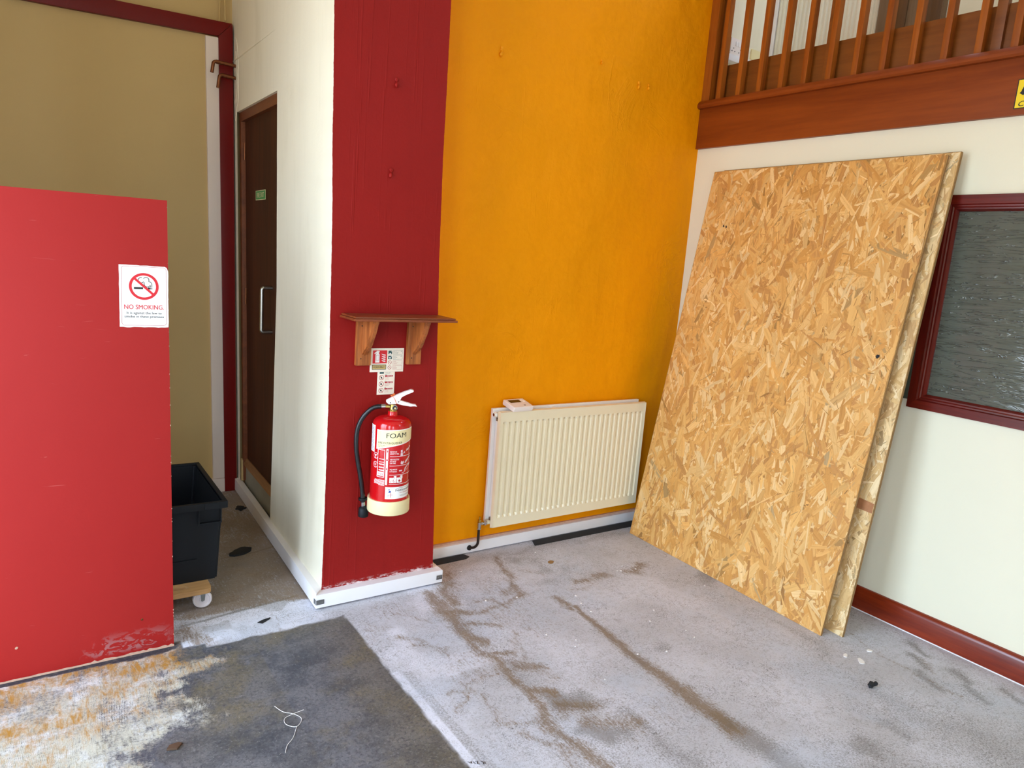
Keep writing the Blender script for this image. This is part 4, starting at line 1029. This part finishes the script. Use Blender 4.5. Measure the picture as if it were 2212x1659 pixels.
for (v, ls) in ((.0305, ('Not for', 'Live electrical', 'equipment')), (.0095, ('Not for', 'Flammable', 'metal fires'))):
    for i, t_ in enumerate(ls): f2.text(t_, .103, v+.0118-.0046*i, height=.0026)
f.build('lettering', P_teal, s1, m1, L0); f2.build('lettering', P_darkred, s1, m1, L0)
m2 = mpil(-1.9805, .8855)
s2 = thing('instruction_sign', (-1.942, -.222, .8855), 'narrow white sign strip with three red prohibition rings above the extinguisher', 'sign')
b = MB(); b.box(-1.9805, -1.9035, -.2222, -.2207, .8855, .9805, .0006); obj('sign_plate', b, P_paper, s2)
L1 = .0016
Flat().rect(.009, .088, .028, .0945).build('class_symbol', P_teal, s2, m2, L1)
f = Flat().text('Wood, paper', .034, .0905, height=.0030); f.text('and textiles', .034, .0855, height=.0030); f.build('lettering', P_teal, s2, m2, L1)
f = Flat(); fb_ = Flat(); fw_ = Flat()
for v, ls in ((.0720, ('Flammable', 'liquid fires')), (.0450, ('Live electrical', 'equipment')), (.0180, ('Flammable', 'metal fires'))):
    f.ring((.018, v), .0090, .0108, 26); f.line([(.0112, v+.0068), (.0248, v-.0068)], .0018); f.rect(.033, v+.0030, .069, v+.0095)
    for i, t_ in enumerate(ls): f.text(t_, .033, v-.0025-.0055*i, height=.0030)
    fb_.disc((.0175, v-.001), .0035, 10).poly([(.015, v), (.020, v+.002), (.019, v+.006)]).line([(.033, v+.0095), (.037, v+.013), (.040, v+.0095)], .001)
    fw_.text('NOT FOR', .043, v+.0044, width=.023, height=.0036, bold=.01)
f.build('prohibition_ring', P_darkred, s2, m2, L1); fb_.build('black_symbol', P_black, s2, m2, L1+.0002); fw_.build('lettering', P_white, s2, m2, L1+.0005)

# ---- fire extinguisher
EX, EY = -1.944, -.305
ex = thing('fire_extinguisher', (EX, EY, .414), 'red foam fire extinguisher with cream base ring hung on the red pillar', 'extinguisher')
RB = .0785
b = MB(); b.lathe([(0, .424), (RB, .424), (RB, .776), (.0772, .787), (.0735, .796), (.066, .8045), (.054, .8105), (.040, .8145), (.028, .8165), (.021, .8175), (.0195, .820), (.0192, .834), (.017, .8355), (0, .8355)], (EX, EY, 0), seg=64)
obj('cylinder', b, M_extred, ex, smooth=50)
b = MB(); b.lathe([(.0, .4145), (.080, .4145), (.0855, .416), (.0872, .420), (.0868, .470), (.0862, .4735), (.0795, .4735), (.0788, .471), (.0788, .430), (0, .430)], (EX, EY, 0), seg=64)
obj('base_ring', b, M_extcream, ex, smooth=50)
dn = Vector((-.429, -.903, 0)); ds = Vector((.903, -.429, 0)); E0 = Vector((EX, EY, 0))
def pe(s, z, n=0.0): return E0+ds*s+dn*n+Vector((0, 0, z))
b = MB(); b.lathe([(.0175, .8345), (.0175, .838), (.0150, .840), (.0130, .846), (.0125, .852), (.0125, .862), (.0, .862)], (EX, EY, 0), seg=20); b.tube([pe(-.012, .852), pe(-.032, .852)], .0065, 6)
obj('valve_body', b, M_brass, ex)
b = MB(); b.tube([pe(-.0295, .852), pe(-.046, .8508)], .0092, 20); obj('hose_ferrule', b, M_chrome, ex)
gc = pe(.008, .8505, .010)
b = MB(); b.lathe([(.0075, 0), (.0108, .001), (.0112, .009), (.0095, .0115), (.0085, .0105), (.0085, .009), (0, .009)], gc, dn, 28); gg = obj('pressure_gauge', b, M_chrome, ex)
b = MB(); b.lathe([(0, .0100), (.0083, .0100), (.0083, .0096)], gc, dn, 24); obj('dial', b, P_black, gg)
b = MB(); b.lathe([(0, .0108), (.0042, .0108), (.0042, .0100)], gc+ds*.001-Vector((0, 0, .001)), dn, 16); obj('dial_face', b, P_tan, gg)
def lever(pts, th): return MB().prism([pe(s, z, -th/2) for s, z in pts], dn*th, .0012)
UP = [(-.0286, .878), (-.0278, .8718), (-.0169, .8629), (.0122, .8653), (.0255, .876), (.0265, .8836), (.0319, .8950), (.0440, .9030), (.0594, .9095), (.0772, .9170), (.0805, .9215), (.0770, .9255), (.0686, .9268), (.0439, .9170), (.0144, .9030), (-.0033, .8930)]
obj('carry_lever', lever(UP, .022), M_lever, ex)
LO = [(.0152, .8659), (.0200, .8760), (.0276, .8806), (.0450, .8750), (.0688, .8667), (.0902, .8656), (.0965, .8574), (.0940, .8590), (.0890, .8605), (.0713, .8569), (.0400, .8610)]
obj('squeeze_lever', lever(LO, .016), M_lever, ex)
for s, z in ((-.0106, .870), (.0213, .8751)):
    b = MB(); b.lathe([(0, 0), (.0022, 0), (.0022, .0012), (0, .0012)], pe(s, z, .0110), dn, 10); obj('pin_hole', b, P_black, ex)
b = MB(); b.tube([pe(-.004, .8975, .008), pe(.003, .890, .0125), pe(.009, .878, .0128), pe(.0125, .8655, .0125)], .0010, 6); b.blob(pe(-.006, .8985, .006), (.0065, .0045, .0035), .5, 2, 4); b.box(-.004, .004, -.002, .002, -.001, .006, mat=Matrix.Translation(pe(.001, .901, .004)))
obj('safety_tag', b, M_orange, ex)
hp = [(-.046, .8508), (-.0600, .8500), (-.0741, .8462), (-.0880, .8375), (-.0998, .8260), (-.1140, .8095), (-.1250, .7902), (-.1330, .7700), (-.1383, .7478), (-.1405, .7220), (-.1406, .6951), (-.1385, .6650), (-.1341, .6353), (-.1282, .6030), (-.1216, .5716), (-.1150, .5360), (-.1097, .5001), (-.1060, .4720), (-.1041, .4440)]
b = MB(); b.tube([pe(s, z) for s, z in hp], .0096, 16); obj('hose', b, M_hose, ex)
b = MB(); b.tube([pe(-.1036, .4445), pe(-.1026, .4265)], .0092, 16); obj('nozzle_ferrule', b, M_chrome, ex)
b = MB(); b.lathe([(0, .046), (.010, .046), (.011, .043), (.017, .039), (.0205, .034), (.0212, .004), (.0202, 0), (.014, 0), (.013, .01), (0, .01)], pe(-.1005, .382), (0, 0, 1), 24); obj('nozzle', b, M_black, ex)
b = MB(); b.lathe([(.0096, -.0045), (.0175, -.0045), (.0185, 0), (.0175, .0045), (.0096, .0045)], pe(-.1043, .4575), (-.05, 0, 1), 20); b.box(0, .028, -.006, .006, -.003, .003, .001, mat=Matrix.Translation(pe(-.092, .4575)) @ Matrix.Rotation(math.atan2(ds.y, ds.x), 4, 'Z')); obj('hose_clip', b, M_black, ex)
b = MB(); b.box(EX-.02, EX+.02, -.232, -.2205, .60, .76, .002); b.box(EX-.012, EX+.012, -.245, -.225, .70, .73, .002); obj('wall_hook', b, M_zinc, ex)
# printing on the cylinder, (degrees from the front, height)
def mcyl(u, v, w): a = R(u); r = RB+w; return (EX+r*math.sin(a), EY-r*math.cos(a), v)
def curvepoly(F, us, lo, hi):
    for a, c in zip(us, us[1:]): F.poly([(a, lo(a)), (c, lo(c)), (c, hi(c)), (a, hi(a))])
us = list(np.linspace(-72, 76, 38)); lo = lambda a: float(np.interp(a, [-72, -45, -20, 15, 45, 76], [.6885, .6975, .706, .7145, .7225, .7300])); hi = lambda a: float(np.interp(a, [-72, -20, 45, 76], [.7690, .7738, .7765, .778]))
lb = Flat(); curvepoly(lb, us, lo, hi); lbo = lb.build('foam_label', P_white, ex, mcyl, .0003)
li = Flat(); us2 = list(np.linspace(-69.5, 74, 38)); curvepoly(li, us2, lambda a: lo(a)+.0035, lambda a: hi(a)-.0035); li.build('label_field', P_cream, lbo, mcyl, .0006)
dg = 1/(R(1)*RB)   # metres to degrees
def ctext(F, s, u0, v0, w_deg, h, bold=0.0, slant=0.0):
    G = Flat().text(s, 0, 0, width=.45 if len(s) == 1 else 1.0, height=1.0, bold=bold*.6); n = len(F.V)
    F.V += [(u0+p[0]*w_deg, v0+p[1]*h+slant*p[0]) for p in G.V]; F.F += [[i+n for i in f] for f in G.F]
f = Flat(); ctext(f, 'FOAM', -40, .7395, 61, .0195, .004, .0035); ctext(f, 'FIRE EXTINGUISHER', -65, .7135, 73, .0080, 0, .0035); ctext(f, '6 LITRE AFFF', -64.8, .7060, 22, .0030); ctext(f, '13A 113B', -64.5, .7000, 15, .0030)
f.build('lettering', P_black, lbo, mcyl, .0010)
Flat().rect(-111, .6725, -80.5, .783, 6).build('side_label', P_white, ex, mcyl, .0003)
f = Flat()
for k in range(17): f.rect(-100+3*math.sin(k*2.1), .679+.006*k, -84-3*math.sin(k*1.3)**2, .6805+.006*k, 3)
f.build('fine_print', P_blue, ex, mcyl, .0006)
f = Flat(); f.rect(-66, .688, -42, .690, 3); f.rect(-66, .575, -64, .690); f.rect(-43.5, .575, -42, .692); f.rect(-66, .575, -42, .577, 3); f.rect(-63, .581, -45, .598, 3)
for z in (.603, .6145, .6275, .6375, .650): f.rect(-60, z, -43, z+.0040 if z < .63 else z+.0018, 3)
f.rect(-38.2, .545, -32.2, .6955)
for z in (.6632, .6245, .5862, .5470):
    for a, c in zip(np.linspace(-27, 66, 17), np.linspace(-27, 66, 17)[1:]): f.poly([(a, z), (c, z), (c, z+.0016), (a, z+.0016)])
for z in (.685, .6490, .6115): f.disc((-35.2, z), .0052, 18, dg*.0052/.0052*1.0)
for z, in ((.6605,), (.6235,)): f.disc((-73.5, z), .0128, 26, dg)
f.rect(-25.7, .5535, -6.5, .5755, 3); f.rect(-4.6, .5535, 13, .5755, 3); f.rect(-13, .5700, -5.5, .5830); f.rect(6.5, .5700, 15, .5830)
def ct(F, s, u0, v0, h, wd): ctext(F, s, u0, v0, wd, h, .012)
ct(f, 'REMOVE', -27, .6810, .0052, 20); ct(f, 'SAFETY PIN.', -27, .6725, .0052, 27); ct(f, 'AIM NOZZLE', -26.5, .6495, .0052, 27); ct(f, 'AT BASE', -26.5, .6415, .0052, 18); ct(f, 'OF FIRE.', -26.5, .6335, .0052, 18); ct(f, 'SQUEEZE', -26, .6075, .0052, 22); ct(f, 'HANDLES.', -26, .5990, .0052, 22)
for k in range(6): f.rect(-76+(3 if k in (0, 5) else 0)+(14 if k == 5 else 0), .5395+.0042*(5-k)+.002, -40, .5413+.0042*(5-k)+.002, 5)
f.build('white_print', P_white, ex, mcyl, .0004)
f = Flat()
for z in (.685, .6490, .6115): f.disc((-35.2, z), .0040, 16, dg)
for z in (.6605, .6235): f.disc((-73.5, z), .0112, 26, dg)
f.build('print_ground', M_extred, ex, mcyl, .0007)
f = Flat()
for z, s in ((.685, '1'), (.649, '2'), (.6115, '3')): ctext(f, s, -36.4, z-.0022, 2.4, .0045)
ctext(f, 'CE', -79, .6205, 10, .0085, .012); f.poly([(-78, .666), (-69, .666), (-73.5, .654)]); f.rect(-77, .6515, -70, .6527); f.rect(-76, .6145, -71, .6157)
f.build('white_symbol', P_white, ex, mcyl, .0010)
f = Flat(); f.rect(5, .6795, 11, .6900, 2); f.poly([(4, .6655), (13, .6655), (12, .678), (5, .678)]); f.poly([(14, .674), (20, .676), (20, .683), (16, .681)]); f.poly([(24, .682), (36, .685), (46, .696), (46, .702), (32, .697), (26, .690)])
f.poly([(7, .6300), (14, .6290), (18, .636), (16, .644), (12, .640), (9, .645), (6, .637)]); f.poly([(21, .633), (25, .632), (36, .644), (48, .655), (46, .661), (34, .651), (22, .641)]); f.poly([(2, .6010), (12, .6010), (12, .606), (2, .606)]); f.poly([(11, .5930), (20, .5930), (22, .612), (34, .622), (46, .630), (48, .621), (34, .604), (22, .596)])
f.build('pictogram', P_pink, ex, mcyl, .0006)
f = Flat(); ctext(f, 'A', -12, .5722, 5, .0080, .01); ctext(f, 'B', 8.5, .5722, 5, .0080, .01); f.line([(-23, .556), (-10, .560)], .0016); f.line([(-23, .560), (-10, .556)], .0016); f.poly([(-17, .561), (-14, .561), (-12.5, .572)]); f.poly([(-22, .568), (-18, .563), (-19.5, .563)]); f.poly([(0, .562), (4.5, .5565), (9, .562), (4.5, .568)]); f.disc((-1, .570), .0012, 8, dg)
for k in range(5): f.rect(-60+3*k, .585+.002*(k % 2), -58.5+3*k, .594-.002*(k % 3))
f.build('class_symbol', P_darkred, ex, mcyl, .0008)
nl = Flat().rect(-36.5, .4860, 72, .5360, 24).build('service_label', P_white, ex, mcyl, .0003)
f = Flat(); ctext(f, 'Nationwide', -6, .5175, 62, .0098, .014); 
for k, (a, c, z) in enumerate(((-4, 50, .5305), (8, 48, .4990), (10, 54, .4955))): f.rect(a, z, c, z+.0009, 8)
f.build('lettering', P_black, nl, mcyl, .0006)
f = Flat(); ctext(f, 'Fire Extinguishers', 8, .5085, 44, .0046); f.rect(-20, .4930, -18.6, .5150); f.rect(-26, .5035, -13.5, .5048, 2); f.build('lettering', P_darkred, nl, mcyl, .0006)
f = Flat(); f.disc((-25, .5255), .0026, 12, dg); f.poly([(-27, .512), (-20, .514), (-20, .521), (-25, .521)]); f.poly([(-30, .497), (-26, .500), (-27, .503)]); f.build('emblem', P_blue, nl, mcyl, .0006)

# ---- radiator
ra = thing('radiator', (-.78, -.07, .146), 'cream double panel radiator on the yellow wall', 'radiator')
RX0, RX1, RZ0, RZ1, RYF = -1.277, -.284, .146, .744, -.100
nf = 28; xa, xb_ = RX0+.022, RX1-.016; pit = (xb_-xa)/nf
xsr = [(RX0, 0), (RX0, .0), (RX0+.006, 0), (RX0+.010, 1)]
cols = [(RX0, 'e'), (RX0+.004, 'r'), (RX0+.010, 'f')]
for k in range(nf):
    x = xa+k*pit
    cols += [(x+.002, 'f'), (x+.0055, 'd'), (x+.0165, 'd'), (x+.0235, 'f')]
cols += [(RX1-.010, 'f'), (RX1-.004, 'r'), (RX1, 'e')]
rowsz = [(RZ0, 'e'), (RZ0+.004, 'r'), (RZ0+.012, 'f'), (RZ0+.052, 'f'), (RZ0+.064, 'd'), (RZ1-.064, 'd'), (RZ1-.052, 'f'), (RZ1-.012, 'f'), (RZ1-.004, 'r'), (RZ1, 'e')]
def ry(cx, cz):
    if 'e' in (cx, cz): return RYF+.017
    if 'r' in (cx, cz): return RYF
    if cx == 'd' and cz == 'd': return RYF+.0145
    return RYF+.0015
b = MB(); b.grid([[(x, ry(c, zc_), z) for x, c in cols] for z, zc_ in rowsz])
b.box(RX0+.004, RX1-.004, RYF+.0155, RYF+.018, RZ0+.003, RZ1-.003)
obj('front_panel', b, M_rad, ra, smooth=25)
b = MB(); b.box(RX0-.008, RX1-.012, -.046, -.030, RZ0+.004, RZ1+.006, .003); obj('back_panel', b, M_radw, ra)
b = MB(); b.box(RX0+.01, RX1-.02, -.083, -.047, RZ0+.05, RZ1-.05)
rows = [[], []]; x = RX0+.012; k = 0
while x < RX1-.02:
    for r_, z in zip(rows, (RZ0+.04, RZ1-.035)): r_.append((x, -.082 if k % 2 else -.048, z))
    x += .011; k += 1
b = MB(); b.grid(rows); obj('convector_fins', b, M_radw, ra, smooth=0)
for z in (RZ0+.024, RZ1-.020):
    b = MB(); b.tube([(RX0-.010, -.066, z), (RX1+.002, -.066, z)], .011, 16); obj('header_pipe', b, M_rad, ra)
b = MB(); b.lathe([(0, .004), (.0085, .004), (.0095, .003), (.0095, -.002), (.0125, -.003), (.0125, -.010), (.009, -.012)], (RX0-.010, -.066, RZ1-.020), (-1, 0, 0), 20); pl = obj('end_plug', b, M_radw, ra)
b = MB(); b.lathe([(0, .0048), (.0075, .0048), (.0075, .003)], (RX0-.010, -.066, RZ1-.020), (-1, 0, 0), 18); obj('brass_face', b, M_copper, pl, label='dark brass plug face')
for z in (RZ1-.046, RZ0+.040):
    b = MB(); b.prism([(RX0+.004, -.086, z), (RX0+.004, -.062, z+.010), (RX0+.004, -.062, z-.006), (RX0+.004, -.086, z-.006)], (.02, 0, 0)); obj('end_bracket', b, M_zinc, ra)
b = MB(); b.box(-.93, -.91, -.090, -.04, RZ1-.012, RZ1-.002, .001); obj('top_spacer', b, M_radw, ra)
for x in (-1.18, -.40):
    b = MB(); b.prism([(x-.012, -.03, .118), (x+.012, -.03, .118), (x+.007, -.03, .15), (x-.007, -.03, .15)], (0, .026, 0)); obj('wall_bracket', b, M_zinc, ra)
VX, VY = -1.330, -.066
b = MB(); b.tube([(VX, VY, .140), (VX, VY, .146)], .0105, 8); b.tube([(VX, VY, .146), (VX, VY, .152)], .0085, 14); b.tube([(VX, VY, .152), (VX, VY, .176)], .0105, 16); b.tube([(VX, VY, .168), (VX+.024, VY, .168)], .0075, 12)
vb = obj('valve_body', b, M_chrome, ra)
b = MB(); b.tube([(VX, VY, .176), (VX, VY, .190)], .0088, 8); b.tube([(VX, VY, .190), (VX, VY, .206)], .0042, 8); obj('valve_spindle', b, M_brass, vb)
b = MB(); b.tube([(VX+.024, VY, .168), (VX+.034, VY, .168)], .0145, 6); b.tube([(VX+.034, VY, .168), (VX+.046, VY, .168)], .0085, 12); obj('union_nut', b, M_chrome, vb)
pp = [(VX, VY, .142), (VX, VY, .075)]
for a in np.linspace(.15, 1, 8): pp.append((VX-.022*(1-math.cos(a*math.pi/2)), VY+.034*(1-math.cos(a*math.pi/2)), .075-.042*math.sin(a*math.pi/2)))
pp.append((VX-.030, -.026, .031)); b = MB(); b.tube(pp, .0068, 12); obj('supply_pipe', b, plain('dark_pipe', (52, 40, 34), .35, .4), ra)
b = MB(); b.lathe([(0, 0), (.0135, 0), (.012, .008), (.0, .009)], (VX-.026, -.0275, .032), (0, -1, 0), 16); obj('pipe_collar', b, M_blackrub, ra)

# ---- thermostat lying on the radiator
TM = Matrix.Translation((-1.150, -.060, .7445)) @ Matrix.Rotation(R(4), 4, 'Z') @ Matrix.Rotation(R(13), 4, 'X') @ Matrix.Translation((0, 0, .0135))
th_ = thing('thermostat', (-1.150, -.060, .7445), 'white room thermostat with blank screen lying on top of the radiator', 'thermostat')
b = MB(); b.box(-.062, .062, -.048, .048, -.002, .020, .006, 3, TM); obj('casing', b, M_plastic, th_)
b = MB(); b.box(-.060, .060, -.046, .046, -.006, .004, .003, 2, TM); obj('back_plate', b, M_plastic, th_)
b = MB(); b.box(-.046, .024, .004, .034, .0185, .0206, .0005, 1, TM); obj('screen', b, M_lcd, th_)
for x, y in ((.040, .030), (.044, .014)):
    b = MB(); b.box(x-.006, x+.006, y-.005, y+.005, .019, .0215, .001, 1, TM); obj('button', b, P_white, th_)
b = MB(); b.box(.012, .024, -.030, -.026, .0195, .0203, 0, 1, TM); b.box(.013, .022, -.0335, -.0315, .0195, .0203, 0, 1, TM); obj('printed_mark', b, P_black, th_)

# ---- picture hooks painted over
M_redplain = paint('red_hook_paint', (142, 18, 14), .5, .1, .1, .1); M_yelplain = paint('yellow_hook_paint', (238, 154, 0), .45, .1, .1, .05)
def hook(x, y, z, m, label, group, s=1.0):
    t = thing('wall_hook', (x, y, z), label, 'hook', group)
    b = MB(); b.blob((x+.002, y-.003, z+.012*s), (.008*s, .004, .009*s), .25, 2, int(x*1000) % 97); b.blob((x-.001, y-.006, z-.008*s), (.007*s, .007, .011*s), .25, 2, int(z*1000) % 89)
    obj('hook_plate', b, m, t)
    b = MB(); b.tube([(x, y, z+.012*s), (x, y-.008, z+.013*s)], .0025, 8); obj('nail', b, m, t)
hook(-1.956, -.22, 2.108, M_redplain, 'painted-over picture hook high on the red pillar', 'painted hooks'); hook(-1.963, -.22, 1.771, M_redplain, 'painted-over picture hook halfway up the red pillar', 'painted hooks')
hook(-1.353, 0, 2.389, M_yelplain, 'painted-over hook at the left of the yellow wall', 'painted hooks', 1.15); hook(-.764, 0, 2.470, M_yelplain, 'small painted-over hook in the middle of the yellow wall', 'painted hooks', .6)
hook(-.501, 0, 2.410, M_yelplain, 'left one of the close pair of hooks near the balcony', 'painted hooks', 1.1); hook(-.432, 0, 2.416, M_yelplain, 'right one of the close pair of hooks near the balcony', 'painted hooks', .8)

# ---- bits on the floor
b = MB(); b.prism([(-.985, -.088, 0), (-.20, -.092, 0), (-.20, -.030, 0), (-.960, -.030, 0)], (0, 0, .004))
obj('rubber_strip', b, M_blackrub, label='long black rubber strip on the floor below the radiator', cat='strip', group='black rubber strips by the trim')
b = MB(); b.prism([(-1.635, -.085, 0), (-1.40, -.080, 0), (-1.375, -.065, 0), (-1.390, -.030, 0), (-1.635, -.030, 0)], (0, 0, .004))
obj('rubber_strip', b, M_blackrub, label='short black rubber strip beside the red pillar', cat='strip', group='black rubber strips by the trim')
b = MB(); b.blob((-.592, -1.699, .010), (.016, .011, .011), .5, 2, 1); b.blob((-.572, -1.705, .011), (.012, .007, .008), .5, 2, 2)
obj('rubble_lump', b, M_blackrub, label='small black lump lying alone on the grey floor at right', cat='lump')
b = MB(); rg = random.Random(6); pts = [(-2.352+.050*math.cos(a)*(.8+.4*rg.random()), .431+.034*math.sin(a)*(.8+.4*rg.random())+.02*math.cos(a), .001) for a in np.linspace(0, 2*math.pi, 22)[:-1]]
b.prism(pts, (0, 0, .009))
obj('carpet_scrap', b, M_blackrub, label='ragged black carpet scrap on the floor beside the white trim', cat='scrap')
b = MB(); pts = [(-2.215+.030*math.cos(a)*(.5+.9*random.random()), 1.02+.035*math.sin(a)*(.5+.9*random.random()), .001) for a in np.linspace(0, 2*math.pi, 12)[:-1]]; b.prism(pts, (0, 0, .006))
obj('rubber_flap', b, M_blackrub, label='small black flap on the floor far back in the recess', cat='scrap')
def smooth_path(q, n=6):
    q = [Vector(p).to_3d() for p in q]; r = []
    for i in range(len(q)-1):
        p0, p1, p2, p3 = q[max(i-1, 0)], q[i], q[i+1], q[min(i+2, len(q)-1)]
        for k in range(n):
            t = k/n; v = .5*((2*p1)+(p2-p0)*t+(2*p0-5*p1+4*p2-p3)*t*t+(3*p1-p0-3*p2+p3)*t**3); r.append((v.x, v.y))
    return r+[(q[-1].x, q[-1].y)]
def strings(pathlist):
    b = MB()
    for p in pathlist: b.tube([(x, y, .0012) for x, y in p], .0008, 6)
    return b
b = strings([smooth_path(q) for q in [[(-2.545, -.80), (-2.53, -.84), (-2.505, -.865), (-2.49, -.90), (-2.515, -.93), (-2.54, -.905), (-2.535, -.875), (-2.505, -.865), (-2.47, -.86)], [(-2.515, -.93), (-2.54, -.975), (-2.565, -1.0), (-2.58, -1.03)]]])
obj('white_thread', b, P_white, label='tangled white thread lying on the dark floor patch', cat='thread')
b = MB(); b.prism([(-2.872, -.862, .001), (-2.845, -.872, .001), (-2.828, -.852, .001), (-2.838, -.844, .001), (-2.862, -.846, .001)], (0, 0, .006), .001)
obj('dry_leaf', b, plain('leaf_brown', (86, 62, 44), .7), label='curled brown leaf on the dark floor patch near the bottom edge', cat='leaf')
b = MB(); b.prism([(-2.455, -.255, .001), (-2.43, -.243, .001), (-2.40, -.238, .001), (-2.405, -.246, .001), (-2.44, -.268, .001)], (0, 0, .003))
obj('black_sliver', b, M_blackrub, label='thin black sliver on the pale floor beside the white trim', cat='scrap')
def chip(x, y, r, seed, label, m=P_white, el=1.5):
    rg = random.Random(seed); a0 = rg.random()*3
    pts = [(x+r*el*math.cos(a)*math.cos(a0)*(.7+.5*rg.random())-r*math.sin(a)*math.sin(a0), y+r*el*math.cos(a)*math.sin(a0)+r*math.sin(a)*math.cos(a0)*(.7+.5*rg.random()), .0008) for a in np.linspace(0, 2*math.pi, 9)[:-1]]
    b = MB(); b.prism(pts, (0, 0, .0025)); obj('paint_chip', b, m, label=label, cat='chip', group='paint chips on the floor')
chip(-.469, -1.525, .008, 1, 'white paint chip on the floor beside the foot of the chipboard sheets', el=2.2)
chip(-.335, -1.553, .009, 2, 'white paint chip nearest the mahogany skirting'); chip(-.45, -1.58, .013, 3, 'largest white paint chip, in front of the chipboard sheets', el=1.8)
chip(-1.033, -.291, .014, 4, 'brown crumb on the floor in front of the radiator', plain('crumb_brown', (150, 112, 64), .8))
rg = random.Random(44); k = 0
while k < 26:
    x, y = rg.uniform(-1.6, -.5), rg.uniform(-1.2, -.15)
    if x < -1.55 and y > -.3: continue
    chip(x, y, rg.uniform(.0018, .0036), 50+k, 'tiny white paint fleck on the grey floor in front of the radiator'); k += 1
# black marker scribble on the pale floor at the lower edge
f = Flat(); 
for p in ([(0, .004), (.006, -.004), (.010, .006)], [(.014, .005), (.016, -.006)], [(.020, .006), (.027, .006), (.021, -.006), (.028, -.006)], [(.034, .004), (.040, .006), (.037, -.007)], [(.044, .006), (.043, -.004)]): f.line(p, .0022)
ms = thing('marker_scribble', (-2.108, -1.325, 0), 'black marker scribble on the pale floor at the bottom edge', 'marking')
f.build('ink_mark', P_black, ms, lambda u, v, w: (-2.128+u, -1.322-u*.6+v, .0008+w), .0002)
